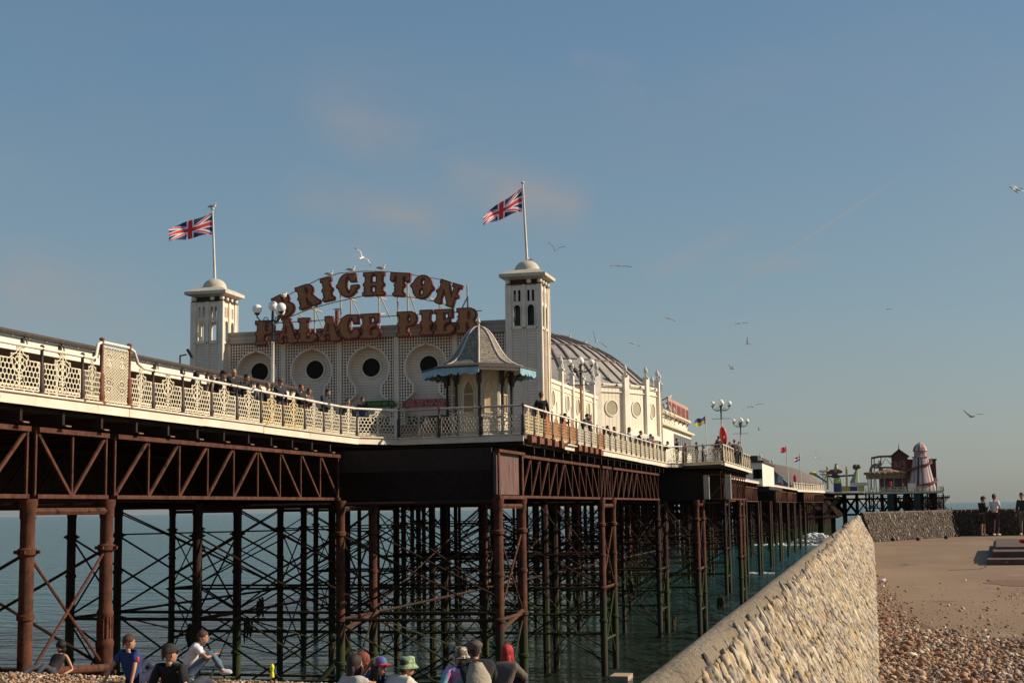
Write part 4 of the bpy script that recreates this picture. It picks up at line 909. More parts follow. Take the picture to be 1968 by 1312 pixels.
# flags and poles
def union(u, v):
    """0 blue 1 white 2 red; u 0..1 from hoist, v 0..1 from foot; proportions 2:1"""
    x, y = u * 60, v * 30; cx, cy = x - 30, y - 15
    if abs(cx) < 3 or abs(cy) < 3: return 2
    if abs(cx) < 5 or abs(cy) < 5: return 1
    d1 = (cx * 15 - cy * 30) / math.hypot(15, 30); d2 = (cx * 15 + cy * 30) / math.hypot(15, 30)
    left, up = cx < 0, cy > 0
    d = d1 if (left != up) else d2
    if abs(d) < 3:
        s = d if left else -d
        return 2 if -.3 < s < 1.9 else 1
    return 0
FB, FW, FR = mat('flag_blue', (.03, .05, .14), None, rough=.8), mat('flag_white', (.82, .82, .84), None, rough=.8), mat('flag_red', (.75, .05, .055), None, rough=.8)
for m_ in (FB, FW, FR):                                    # bunting lets some light through
    n_, l_ = m_.node_tree.nodes, m_.node_tree.links; p_ = n_['Principled BSDF']; tr_ = n_.new('ShaderNodeBsdfTranslucent'); tr_.inputs[0].default_value = p_.inputs['Base Color'].default_value
    ms_ = n_.new('ShaderNodeMixShader'); ms_.inputs[0].default_value = .4; l_.new(p_.outputs[0], ms_.inputs[1]); l_.new(tr_.outputs[0], ms_.inputs[2]); l_.new(ms_.outputs[0], n_['Material Output'].inputs[0])
def flag(name, pole, hoist_top, hh, length, droop, fn, mats, taper=1.0, nu=64, nv=32, wind=R(214), wav=.22, label=None):
    b = MB(); vs = []
    for j in range(nv + 1):
        for i in range(nu + 1):
            u, v = i / nu, j / nv; h = hh * (1 + (taper - 1) * u)
            x = length * 1.12 * u * (1 - .05 * u); z = -droop * u ** 1.1 + (v - 1) * h + .05 * math.sin(u * 9 + v * 2) - (1 - taper) * hh * .35 * u
            y = wav * u * math.sin(u * 8.5 - v * 1.3); vs.append(hoist_top + Vector((math.cos(wind) * x - math.sin(wind) * y, math.sin(wind) * x + math.cos(wind) * y, z)))
    b.v = [tuple(p) for p in vs]; w = nu + 1
    for j in range(nv):
        for i in range(nu): b.f.append((j * w + i, j * w + i + 1, (j + 1) * w + i + 1, (j + 1) * w + i)); b.m.append(fn((i + .5) / nu, (j + .5) / nv))
    return b.build(name, mats, pole, world=True, smooth=80, label=label)
PW = mat('pole_white', (.68, .63, .54), (.55, .48, .38), 2, .5)
def flagpole(label, base, top, r, cat='flagpole', group='flagpoles'):
    t = thing('flagpole', label, cat, base, 0, group); b = MB(); b.tube([base, base.lerp(top, .5), top], [r, r * .85, r * .6], 10); b.ball(top + Vector((0, 0, r)), r * 1.5, 10, 6, (1, 1, .6)); b.build('pole', PW, t, world=True, smooth=50); return t
tp = survey(1004.5, 354, Y=TR.y); f1 = flagpole('tall white pole with a narrow drooping union flag on the right tower', TR - Vector((0, 0, .1)), tp, .085)
flag('flag', f1, survey(1003, 363, Y=TR.y), 1.42, 2.45, 1.62, union, [FB, FW, FR], taper=.42, wav=.3)
tp = survey(408.5, 404, Y=TL.y); f2 = flagpole('tall white pole with a broad union flag and a perched gull on the left tower', TL - Vector((0, 0, .1)), tp, .085)
flag('flag', f2, survey(409.5, 410, Y=TL.y), 1.40, 2.62, .98, union, [FB, FW, FR], taper=.62, wav=.25)
# ------------------------------------------------------------------ the name sign
XS, YS = np.arange(-.8, .8001, .02), np.arange(-.16, 1.2001, .02); GX, GY = np.meshgrid(XS, YS)
def rect(x0, y0, x1, y1): return np.maximum(np.maximum(x0 - GX, GX - x1), np.maximum(y0 - GY, GY - y1))
def circ(x, y, r, ry=None):
    if ry: return (np.hypot((GX - x) / r, (GY - y) / ry) - 1) * min(r, ry)
    return np.hypot(GX - x, GY - y) - r
def cap(x0, y0, x1, y1, r):
    dx, dy = x1 - x0, y1 - y0; t = np.clip(((GX - x0) * dx + (GY - y0) * dy) / (dx * dx + dy * dy), 0, 1); return np.hypot(GX - x0 - t * dx, GY - y0 - t * dy) - r
def U(*a):
    r = a[0]
    for q in a[1:]: r = np.minimum(r, q)
    return r
def cut(a, *h):
    for q in h: a = np.maximum(a, -q)
    return a
def foot(x, w=.24): return U(rect(x - w, .05, x + w, .13), *[circ(x + k * w * .8, .07, .085) for k in (-1, -.35, .35, 1)])
def stem(x, w=.15, top=True): return U(rect(x - w, .05, x + w, .97), rect(x - w - .08, .87, x + w + .08, .99) if top else rect(x - w, .8, x + w, .99), circ(x - w, .47, .085), circ(x + w, .47, .085), cap(x - w - .02, .3, x - w - .0, .2, .03), foot(x, w + .07))
def glyph(c):
    if c == 'I': return stem(0, .16)
    if c == 'P': return cut(U(stem(-.16), circ(.12, .71, .29), rect(-.1, .87, .12, .99)), circ(.1, .71, .075, .16))
    if c == 'B': return cut(U(stem(-.17), circ(.08, .74, .27, .25), circ(.11, .28, .31, .28), rect(-.17, .0, .1, .12), rect(-.1, .87, .08, .99)), circ(.06, .74, .06, .13), circ(.08, .28, .07, .15))
    if c == 'R': return cut(U(stem(-.2), circ(.07, .73, .27, .26), rect(-.1, .87, .07, .99), cap(.05, .5, .28, .15, .15), rect(.12, .02, .46, .12), circ(.42, .09, .1), circ(.25, .05, .08)), circ(.05, .73, .06, .14), cap(-.02, .38, -.02, .1, .04))
    if c == 'G': return cut(U(circ(0, .5, .42, .5), rect(.12, .18, .38, .44), circ(.40, .42, .1), circ(.12, .44, .07), circ(-.42, .5, .08), rect(.17, .66, .38, .99)), circ(.05, .52, .12, .34), rect(.1, .47, .6, .64), circ(.15, .56, .1))
    if c == 'H': return U(stem(-.25, .13), stem(.25, .13), rect(-.2, .42, .2, .55), rect(-.2, .9, .2, .97) * 1)  if False else cut(U(stem(-.25, .13), stem(.25, .13), rect(-.15, .4, .15, .56)))
    if c == 'T': return U(stem(0, .15), rect(-.42, .85, .42, .99), rect(-.42, .68, -.24, .9), rect(.24, .68, .42, .9), circ(-.33, .67, .06), circ(.33, .67, .06))
    if c == 'O': return cut(U(circ(0, .5, .42, .5), circ(-.42, .5, .09), circ(.42, .5, .09)), circ(0, .72, .09, .16), circ(0, .28, .09, .16))
    if c == 'N': return U(rect(-.40, .08, -.20, .95), rect(-.46, .86, -.06, .99), rect(.2, .1, .38, .95), rect(.1, .86, .5, .99), cap(-.2, .86, .24, .12, .13), rect(.1, .0, .38, .14), circ(-.44, .48, .07), circ(.42, .5, .08), circ(-.36, .07, .09), circ(-.24, .07, .09), circ(-.3, .1, .12))
    if c == 'A': return cut(U(cap(-.02, .86, .22, .12, .15), cap(0, .86, -.3, .14, .06), rect(-.17, .87, .12, .99), rect(-.3, .28, .2, .4), foot(.26, .18), circ(-.32, .12, .11), circ(-.4, .44, .07), circ(-.24, .08, .09), circ(.37, .46, .07)), circ(-.03, .55, .035, .12))
    if c == 'L': return U(stem(-.14), rect(-.2, .0, .3, .13), circ(.28, .2, .16), circ(.1, .06, .08))
    if c == 'C': return cut(U(circ(-.02, .5, .42, .5), rect(.14, .68, .36, .99), circ(.24, .22, .18), circ(-.43, .5, .08)), circ(.06, .56, .13, .3), rect(.1, .4, .6, .64), circ(.12, .46, .12))
    if c == 'E': return U(stem(-.16), rect(-.1, .86, .34, .99), rect(.18, .66, .34, .9), cap(0, .5, .12, .56, .07), circ(.14, .55, .09), rect(-.2, .0, .3, .12), circ(.24, .21, .17))
RIMM = mat('sign_rim_red', (.20, .032, .02), (.13, .024, .016), 4, .55); FACE = mat('sign_face_amber', (.40, .17, .06), (.27, .11, .04), 5, .6, .6, 30)
BULB = mat('bulbs', (.42, .24, .10), None, rough=.3)
name_sign = thing('pier_name_sign', 'arched BRIGHTON over straight PALACE PIER sign letters on a rooftop frame', 'sign', (-29.8, 81.9, 10.9))
LIT = [('B', 546, 587, 25), ('R', 591, 568.8, 18), ('I', 630, 556.5, 12), ('G', 669, 549, 6), ('H', 719.5, 546, 1.5), ('T', 769, 547, -3), ('O', 812.5, 552, -8), ('N', 861.5, 564.5, -17),
       ('P', 510, 639.5, 2.5), ('A', 553, 636, 2.5), ('L', 591, 634.5, 2.5), ('A', 634, 632, 2.5), ('C', 673, 629, 2.5), ('E', 713, 626.8, 2.5), ('P', 783, 623, 2.5), ('I', 820, 620, 2.5), ('E', 855, 618.7, 2.5), ('R', 900, 616, 2.5)]
GL = {}
SY = 81.9
for k, (c, px, py, tl) in enumerate(LIT):
    if c not in GL:
        f = glyph(c); GL[c] = (fill([thin(l) for l in contour(f - .035, XS, YS)], .09), fill([thin(l) for l in contour(f + .022, XS, YS)], .012))
        pts = [(x, y) for j, y in enumerate(YS) for i, x in enumerate(XS) if f[j, i] < 0 and (i + j) % 2 == 0 and i % 2 == 0]
    p = survey(px, py, Y=SY); sc = 1.42 if k < 8 else 1.50; tilt = R(tl - (2.6 if k < 8 else 2.4)); o = Vector((0, -.5, 0)); 
    def put(vs, dy): return upright([(v[0] * 1.02, v[1] - .5, v[2]) for v in vs], (p.x, SY + dy, p.z), 0, tilt, sc)
    b = MB(); b.add(put(GL[c][0][0], 0), GL[c][0][1]); L_ = b.build('letter', RIMM, name_sign, world=True, label='sign letter ' + c)
    b = MB(); b.add(put(GL[c][1][0], -.15), GL[c][1][1]); b.build('letter_face', FACE, L_, world=True)
FRM = mat('frame_steel', (.50, .45, .38), (.38, .30, .23), 3, .5)
b = MB(); S = lambda px, py, dy=.2: survey(px, py, Y=SY) + Vector((0, dy, 0))
for arc in ([(530, 578), (572, 555), (612, 535), (650, 524), (700, 520), (745, 521), (790, 527), (840, 535), (888, 548)], [(545, 612), (590, 594), (640, 580), (700, 567), (760, 567), (800, 572), (840, 580), (872, 590)]):
    b.tube([S(*p) for p in arc], .035, 6)
b.tube([S(492, 622), (S(925, 596))], .035, 6); b.build('sign_rail', FRM, name_sign, world=True)
b = MB()
for px, y0, y1 in ((553, 607, 660), (601, 590, 655), (651, 560, 650), (671, 575, 640), (725, 565, 640), (761, 565, 640), (780, 540, 640), (841, 548, 625), (868, 585, 600)): b.tube([S(px, y0, .3), S(px + (y1 - y0) * .02, y1, .3)], .05, 6)
for (a, c) in (((601, 592), (615, 640)), ((672, 573), (690, 618)), ((566, 600), (588, 616)), ((727, 568), (742, 610)), ((782, 560), (795, 610)), ((842, 585), (848, 600))): b.tube([S(*a, .4), S(*c, .9)], .035, 6)
for (a, c) in (((590, 590), (605, 595)), ((656, 563), (672, 575)), ((655, 610), (672, 602)), ((720, 567), (730, 571)), ((770, 603), (780, 595)), ((778, 568), (784, 571)), ((823, 572), (836, 577)), ((718, 603), (727, 598))): b.tube([S(*a, .25), S(*c, 1.2)], .05, 6)
b.tube([S(895.5, 546, .3), S(897, 640, .3)], .055, 6); b.tube([S(895.5, 570, .3), S(876, 610, .3)], .045, 6)
b.build('sign_frame', FRM, name_sign, world=True)
b = MB(); q = survey(648, 600, Y=83.2); b.lathe([(.14, -1.2), (.14, .1)], q, 10); b.lathe([(.3, .18), (.1, .24)], q, 10); tag(b.build('flue_pipe', mat('flue_rust', (.22, .07, .04), (.15, .06, .04), 5, .8)), 'rusty red flue pipe with a flat cap behind the sign', 'chimney')

# awning signs on the facade
def awning(label, px0, px1, py0, py1, c, txt, tc, sz, name='awning_sign', off=0):
    Y = FY - .35; a = survey(px0, py1, Y=Y); d = survey(px1, py0, Y=Y); t = thing(name, label, 'sign', ((a.x + d.x) / 2, Y, a.z)); b = MB()
    w = d.x - a.x; h = d.z - a.z; arc = [(0, 0), (w, 0)] + [(w - .35 * (1 - math.cos(u)), h * math.sin(u)) for u in np.linspace(.2, 1.57, 6)] + [(.35 * (1 - math.cos(u)), h * math.sin(u)) for u in np.linspace(1.57, .2, 6)]
    vs, fs = fill([arc], .06); b.add(upright(vs, (a.x, Y, a.z)), fs); bd = b.build('board', mat(name + label[:5], c, tuple(k * .7 for k in c), 3, .6), t, world=True)
    for i, s in enumerate(txt):
        vs, fs = text_mesh(s, sz, .012, 1.15); b = MB(); b.add(upright(vs, ((a.x + d.x) / 2 + off, Y - .075, a.z + h * (.5 if len(txt) == 1 else (.70 - .44 * i)))), fs); b.build('lettering', mat('let' + label[:5], tc), bd, world=True)
awning('green arched sign board over the hall entrance, partly behind a man', 694, 762, 768.5, 783.5, (.02, .075, .02), ['LET THERE BE FUN'], (.22, .30, .08), .27)
awning('red arched sign board with two lines of white letters beside the kiosk', 773, 862, 765, 782.5, (.30, .035, .02), ['THIS WAY TO THE', 'END OF THE PIER'], (.48, .30, .25), .27)

# ------------------------------------------------------------------ octagonal kiosk
KC = Vector((-17.1, 62.3, DZ)); kiosk = thing('kiosk', 'octagonal kiosk with swept grey shingle roof and pale blue valance', 'kiosk', KC)
LEAD = mat('lead_hip', (.50, .45, .38), (.38, .33, .27), 4, .5)
def shingles():
    m = mat('kiosk_shingles', (.13, .11, .095), (.33, .27, .20), 11, .8, .8, 24, lo=.4, hi=.62); return m
SHG = shingles()
zE, zA = 6.36, 8.32; prof = [(2.02, zE + .04), (1.76, zE + .12), (1.5, zE + .26), (1.26, zE + .46), (1.02, zE + .8), (.82, zE + 1.16), (.64, zE + 1.48), (.45, zE + 1.72), (.25, zE + 1.86), (.07, zA - .04)]
ph = R(-75)
b = MB()
for i in range(len(prof) - 1):                               # courses of slates, each a small step
    (r0, z0), (r1, z1) = prof[i], prof[i + 1]; n = 3
    for k in range(n):
        a, c = k / n, (k + 1) / n; b.lathe([(r0 + (r1 - r0) * a + .018, z0 + (z1 - z0) * a), (r0 + (r1 - r0) * c + .004, z0 + (z1 - z0) * c)], KC * 1 - Vector((0, 0, DZ)), 8, ph, caps=False)
b.build('roof', SHG, kiosk, world=True)
b = MB()
for k in range(8):
    a = ph + k * math.pi / 4; pts = [KC + Vector((r * math.cos(a), r * math.sin(a), z - DZ + .03)) for r, z in prof]; b.tube(pts, .045, 6)
b.build('hip_roll', LEAD, kiosk, world=True, smooth=60)
b = MB(); b.lathe([(.16, zA - .12), (.07, zA), (.05, zA + .12), (.1, zA + .2), (.06, zA + .28), (.025, zA + .4), (.01, zA + .62)], (KC.x, KC.y, 0), 10); b.build('finial', LEAD, kiosk, world=True, smooth=50)
b = MB(); b.lathe([(2.02, zE + .1), (2.62, zE - .06), (2.64, zE - .14), (1.9, zE - .02)], (KC.x, KC.y, 0), 8, ph, caps=False); b.build('canopy_roof', ROOFD, kiosk, world=True)
BLUE = mat('valance_blue', (.17, .32, .39), (.26, .42, .48), 3, .6, spots=[((.08, .10, .10), 7, .64)])
for k in range(8):
    if k in (0,): continue                                  # the valance is lost on the front right side
    a0, a1 = ph + k * math.pi / 4, ph + (k + 1) * math.pi / 4; p = KC + Vector((2.58 * math.cos(a0), 2.58 * math.sin(a0), zE - DZ - .12)); q = KC + Vector((2.58 * math.cos(a1), 2.58 * math.sin(a1), zE - DZ - .12)); d = (q - p); L = d.length
    lo = [(L * u, -.26 - .10 * abs(math.sin(u * math.pi * 3)) + (.16 if .47 < u < .53 else 0)) for u in np.linspace(1, 0, 25)]
    vs, fs = fill([[(0, 0), (L, 0)] + lo], .02); b = MB(); M = Matrix.Translation(p) @ Matrix.Rotation(math.atan2(d.y, d.x), 4, 'Z') @ Matrix.Rotation(math.pi / 2, 4, 'X'); b.add([tuple(M @ Vector(v)) for v in vs], fs); b.build('valance', BLUE, kiosk, world=True)
a0, a1 = ph, ph + math.pi / 4; b = MB(); b.bar(KC + Vector((2.5 * math.cos(a0), 2.5 * math.sin(a0), zE - DZ - .2)), KC + Vector((2.5 * math.cos(a1), 2.5 * math.sin(a1), zE - DZ - .2)), .06, .13); b.build('bare_batten', CREAM, kiosk, world=True)
b = MB(); b.lathe([(1.3, DZ), (1.3, zE)], (KC.x, KC.y, 0), 8, ph); b.build('walls', mat('kiosk_cream', (.60, .53, .40), (.50, .42, .30), 3, .6, spots=[((.3, .16, .08), 5, .68)]), kiosk, world=True)
b = MB(); b.lathe([(1.34, DZ), (1.38, DZ + .15), (1.34, DZ + .2)], (KC.x, KC.y, 0), 8, ph); b.lathe([(1.36, DZ + .95), (1.36, DZ + 1.03)], (KC.x, KC.y, 0), 8, ph); b.lathe([(2.4, zE - .12), (2.4, zE - .16)], (KC.x, KC.y, 0), 8, ph); b.build('skirting', MATS['kiosk_cream'], kiosk, world=True)
for k in range(8):
    a = ph + (k + .5) * math.pi / 4; n_ = Vector((math.cos(a), math.sin(a), 0)); ap = 1.3 * math.cos(math.pi / 8)
    o = [(-.27, 1.15), (.27, 1.15), (.27, 2.1)] + [(.27 - .27 * u, 2.1 + .5 * math.sin(u * 1.57)) for u in np.linspace(.15, 1, 6)] + [(-.27 + .27 * u, 2.1 + .5 * math.sin(u * 1.57)) for u in np.linspace(.85, .15, 5)] + [(-.27, 2.1)]
    M = Matrix.Translation(KC + n_ * ap) @ Matrix.Rotation(a + math.pi / 2, 4, 'Z') @ Matrix.Rotation(math.pi / 2, 4, 'X')
    vs, fs = fill([o], .015); b = MB(); b.add([tuple(M @ Vector(v)) for v in vs], fs); w = b.build('arched_window', mat('boarded_pane', (.30, .20, .12), (.20, .13, .08), 2, .6) if k else mat('sunlit_tint_pane', (.62, .44, .24), (.5, .34, .18), 2, .5), kiosk, world=True)  # front right pane painted lighter for the sun that falls there
    b = MB()
    for p, q in zip(o, o[1:] + o[:1]): b.bar(M @ Vector((*p, .02)), M @ Vector((*q, .02)), .07, .06)
    b.bar(M @ Vector((-.27, 1.98, .02)), M @ Vector((.27, 1.98, .02)), .05); b.build('window_frame', MATS['kiosk_cream'], w, world=True)
    a = ph + k * math.pi / 4; p = KC + Vector((1.46 * math.cos(a), 1.46 * math.sin(a), 0)); b = MB(); b.lathe([(.11, 0), (.11, .2), (.075, .3), (.07, 2.4), (.12, 2.5), (.12, 3.1)], p, 10); cl = b.build('column', BLACK, kiosk, world=True, smooth=50)
    b = MB(); o2 = Vector((math.cos(a), math.sin(a), 0)); pts = [p + o2 * (.1 + .75 * (1 - math.cos(u))) + Vector((0, 0, 2.35 + .7 * math.sin(u))) for u in np.linspace(0, 1.57, 7)]; b.tube(pts, .03, 5)
    pts = [p + o2 * (.42 + .14 * math.cos(u)) + Vector((0, 0, 2.82 + .14 * math.sin(u))) for u in np.linspace(0, 6.28, 10)]; b.tube(pts, .02, 5); b.build('scroll_bracket', BLACK, cl, world=True)

# ------------------------------------------------------------------ lamp posts
GLOBE = mat('opal_globe', (.80, .78, .72), None, rough=.25)
def lamp(label, base, h, arms, rz, gr=.215, postm=PW, low=.72):
    t = thing('street_lamp', label, 'street lamp', base, 0, 'globe lamp posts on the pier'); b = MB(); b.lathe([(.14, 0), (.14, .5), (.085, .6), (.075, h * low), (.1, h * low + .03), (.07, h * low + .06)], base, 10); b.build('post', postm, t, world=True, smooth=50)
    b = MB(); z = h - .62; b.lathe([(.06, h * low), (.055, z - .3), (.1, z - .2), (.05, z - .1), (.07, z + .1), (.06, h - .22)], base, 10)
    b.bar(base + Vector((-.75, 0, h * low + .12)), base + Vector((.75, 0, h * low + .12)), .035)
    for k in range(arms):
        a = rz + 2 * math.pi * k / arms; d = Vector((math.cos(a), math.sin(a), 0)); pts = [base + d * r + Vector((0, 0, zz)) for r, zz in ((.04, z), (.2, z - .12), (.4, z - .1), (.58, z + .0), (.68, z + .14), (.68, z + .25))]; b.tube(pts, .035, 6)
        c = base + d * .3 + Vector((0, 0, z + .02)); b.tube([c + d * .1 * math.cos(u) + Vector((0, 0, .1 * math.sin(u))) for u in np.linspace(0, 6.28, 9)], .02, 5)
        b.lathe([(.05, z + .2), (.12, z + .26), (.13, z + .3)], base + d * .68, 10)
    b.build('lamp_arms', BLACK, t, world=True, smooth=50)
    for p in [base + Vector((.68 * math.cos(rz + 2 * math.pi * k / arms), .68 * math.sin(rz + 2 * math.pi * k / arms), z + .28 + gr * .9)) for k in range(arms)] + [base + Vector((0, 0, h))]:
        g = MB(); g.ball(p, gr, 20, 12); g.build('globe', GLOBE, t, world=True, smooth=80)
q = survey(524.5, 588, Y=57.6); lamp('globe lamp with a cream post standing in front of the left end of the sign', Vector((q.x, q.y, DZ)), q.z - DZ, 3, R(-35))
q = survey(1115, 692, Y=86); lamp('globe lamp on a rust brown post in front of the hall side wall', Vector((q.x, q.y, DZ)), q.z - DZ, 4, R(14), postm=mat('lamp_rust', (.34, .15, .07), (.46, .30, .18), 3, .7))
q = survey(1385, 772, Y=118); lamp('taller looking globe lamp beside the red lifebelt case on the second bay', Vector((q.x, q.y, DZ)), q.z - DZ, 4, R(10))
q = survey(1422.5, 806, Y=146); lamp('farthest globe lamp, standing past the red lifebelt case', Vector((q.x, -0 + q.y, DZ)), q.z - DZ, 4, R(14))
def life_case(label, p, s=1.0, lean=0):
    t = thing('lifebelt_case', label, 'lifebelt case', p, 0, 'red lifebelt cases on the pier'); t.rotation_euler = (0, R(lean), 0)
    red = mat('case_red', (.60, .02, .015), (.5, .015, .01), 4, .4); b = MB(); b.ball((0, 0, 1.0 * s), .32 * s, 16, 12, (1, .45, 2.5)); b.build('case', red, t, smooth=80)
    b = MB(); b.lathe([(.05, -.5), (.05, .3)], (0, .05, 0), 8); b.build('stand', BLACK, t)
    b = MB(); b.box((.06, -.145 * s, .9 * s), (.12 * s, .02, .22 * s)); b.build('notice', FW, t)
q = survey(1393, 855, Y=112); life_case('tall bright red lifebelt case behind the second bay railing', Vector((q.x, q.y, q.z - .2)), .92, -6)
q = survey(1528, 929, Y=318); life_case('small red lifebelt case on the distant deck before the domed building', q, 1.1)
q = survey(1712, 938, Y=420); life_case('small red lifebelt case in front of the gold canopied carousel', q, 1.1)

# flags farther out
def stripes(n): return lambda u, v: min(n - 1, int(v * n))
q = survey(1356, 800, Y=122); f = flagpole('white pole with a blue over yellow flag on the second bay', Vector((survey(1359, 870, Y=122).x, 122, DZ)), q, .05)
flag('flag', f, survey(1355, 800.5, Y=122), .62, 1.0, .32, lambda u, v: 1 if v > .5 else 0, [mat('flag_yellow', (.40, .33, .05), rough=.8), mat('flag_deep_blue', (.03, .05, .18), rough=.8)], nu=20, nv=10, wav=.08)
q = survey(1511, 857, Y=305); f = flagpole('distant white pole with a red ensign flag', Vector((survey(1515, 930, Y=305).x, 305, DZ)), q, .12)
flag('flag', f, survey(1511.5, 858, Y=305), 1.1, 1.4, .3, lambda u, v: 1 if v < .3 and u > .6 else 0, [FR, FB], nu=20, nv=10, wav=.1)
q = survey(1537, 873, Y=310); f = flagpole('distant white pole with a red white and blue striped flag', Vector((survey(1539, 932, Y=310).x, 310, DZ)), q, .12)
flag('flag', f, survey(1537, 876, Y=310), .9, 1.4, .5, stripes(3), [FB, FW, FR], nu=20, nv=9, wav=.1)
# ------------------------------------------------------------------ people
def skin_mesh(J, Ed, Rd, root, sub=1):
    """J name->pos, Ed edges, Rd name->radius -> (verts, faces) of one continuous skinned surface"""
    ks = list(J); ix = {k: i for i, k in enumerate(ks)}; me = bpy.data.meshes.new('sk'); me.from_pydata([tuple(J[k]) for k in ks], [(ix[a], ix[c]) for a, c in Ed], []); me.update()
    ob = bpy.data.objects.new('sk', me); COL.objects.link(ob); ob.modifiers.new('s', 'SKIN').use_smooth_shade = True
    for i, k in enumerate(ks):
        r = Rd[k]; d = me.skin_vertices[0].data[i]; d.radius = (r, r) if not isinstance(r, tuple) else r; d.use_root = (k == root)
    if sub: ob.modifiers.new('u', 'SUBSURF').levels = sub
    dg = bpy.context.evaluated_depsgraph_get(); ev = ob.evaluated_get(dg); m2 = ev.to_mesh(); vs = [tuple(v.co) for v in m2.vertices]; fs = [tuple(p.vertices) for p in m2.polygons]
    ev.to_mesh_clear(); bpy.data.objects.remove(ob); bpy.data.meshes.remove(me); return vs, fs
V3 = Vector
STAND = dict(pelvis=(0, 0, .97), waist=(0, .0, 1.1), chest=(0, .0, 1.3), neck=(0, -.01, 1.47), head=(0, .03, 1.62),
             shL=(-.17, 0, 1.42), elL=(-.24, -.02, 1.13), wrL=(-.25, .06, .88), shR=(.17, 0, 1.42), elR=(.24, -.02, 1.13), wrR=(.25, .06, .88),
             hiL=(-.09, 0, .9), knL=(-.1, .02, .5), anL=(-.1, -.02, .09), toL=(-.12, .13, .04), hiR=(.09, 0, .9), knR=(.1, .02, .5), anR=(.1, -.02, .09), toR=(.12, .13, .04))
def P_(**k): d = dict(STAND); d.update(k); return d
POSES = dict(stand=STAND,
    lean=P_(chest=(0, .1, 1.28), neck=(0, .16, 1.43), head=(0, .24, 1.56), shL=(-.17, .12, 1.39), shR=(.17, .12, 1.39), elL=(-.22, .22, 1.14), elR=(.22, .22, 1.14), wrL=(-.12, .42, 1.2), wrR=(.12, .42, 1.2), pelvis=(0, -.06, .96), hiL=(-.09, -.06, .9), hiR=(.09, -.06, .9)),
    reach=P_(elR=(.3, .14, 1.2), wrR=(.42, .38, 1.14), chest=(0, .06, 1.29), neck=(0, .09, 1.45), head=(0, .16, 1.59)),
    phone=P_(elL=(-.22, .04, 1.14), wrL=(-.06, .24, 1.22), elR=(.22, .04, 1.14), wrR=(.07, .25, 1.24), head=(0, .09, 1.61), neck=(0, .02, 1.47)),
    fold=P_(elL=(-.23, .08, 1.15), wrL=(.05, .2, 1.18), elR=(.23, .08, 1.15), wrR=(-.05, .22, 1.15)),
    walk=P_(knL=(-.1, .18, .52), anL=(-.1, .24, .1), toL=(-.1, .4, .07), knR=(.1, -.04, .5), anR=(.1, -.26, .14), toR=(.1, -.14, .05), elL=(-.25, -.12, 1.15), wrL=(-.24, -.12, .9), elR=(.25, .06, 1.14), wrR=(.22, .2, .95)),
    sit_back=dict(pelvis=(0, 0, .12), waist=(0, -.07, .26), chest=(0, -.16, .46), neck=(0, -.2, .63), head=(0, -.17, .78), shL=(-.18, -.18, .58), elL=(-.3, -.3, .34), wrL=(-.37, -.4, .09), shR=(.18, -.18, .58), elR=(.26, -.32, .34), wrR=(.28, -.42, .09),
                  hiL=(-.09, .03, .12), knL=(-.14, .38, .4), anL=(-.14, .7, .1), toL=(-.15, .83, .05), hiR=(.09, .03, .12), knR=(.16, .4, .3), anR=(.2, .74, .09), toR=(.22, .88, .05)),
    sit_fwd=dict(pelvis=(0, 0, .12), waist=(0, -.02, .27), chest=(0, .06, .47), neck=(0, .16, .62), head=(0, .24, .75), shL=(-.18, .1, .57), elL=(-.27, .3, .4), wrL=(-.1, .45, .44), shR=(.18, .1, .57), elR=(.27, .3, .38), wrR=(.12, .44, .42),
                  hiL=(-.09, .03, .12), knL=(-.15, .4, .46), anL=(-.13, .62, .1), toL=(-.14, .76, .05), hiR=(.09, .03, .12), knR=(.15, .4, .46), anR=(.13, .62, .1), toR=(.14, .76, .05)),
    recline=dict(pelvis=(0, .1, .12), waist=(0, -.04, .2), chest=(0, -.2, .38), neck=(0, -.28, .54), head=(0, -.25, .69), shL=(-.18, -.24, .49), elL=(-.3, -.36, .12), wrL=(-.3, -.12, .06), shR=(.18, -.24, .49), elR=(.3, -.34, .14), wrR=(.34, -.06, .16),
                  hiL=(-.09, .14, .12), knL=(-.16, .5, .3), anL=(-.18, .85, .09), toL=(-.18, .97, .06), hiR=(.09, .14, .12), knR=(.14, .56, .26), anR=(.15, .92, .09), toR=(.15, 1.04, .06)),
    prone=dict(pelvis=(0, .3, .14), waist=(0, .12, .17), chest=(0, -.08, .27), neck=(0, -.2, .4), head=(0, -.27, .52), shL=(-.17, -.12, .36), elL=(-.22, -.22, .08), wrL=(-.08, -.4, .06), shR=(.17, -.12, .36), elR=(.24, -.2, .08), wrR=(.1, -.4, .06),
                  hiL=(-.09, .36, .12), knL=(-.14, .75, .1), anL=(-.12, 1.15, .08), toL=(-.12, 1.26, .05), hiR=(.09, .36, .12), knR=(.14, .75, .1), anR=(.12, 1.15, .08), toR=(.12, 1.26, .05)),
    camera=dict())
POSES['camera'] = dict(POSES['sit_fwd'], elL=(-.24, .26, .52), wrL=(-.07, .36, .76), elR=(.24, .26, .52), wrR=(.08, .36, .76), chest=(0, .0, .48), neck=(0, .04, .64), head=(0, .09, .78), shL=(-.18, .02, .59), shR=(.18, .02, .59))
BR = dict(pelvis=.095, waist=.085, chest=.10, neck=.05, shL=.05, elL=.04, wrL=.028, shR=.05, elR=.04, wrR=.028, hiL=.085, knL=.055, anL=.038, toL=.032, hiR=.085, knR=.055, anR=.038, toR=.032)
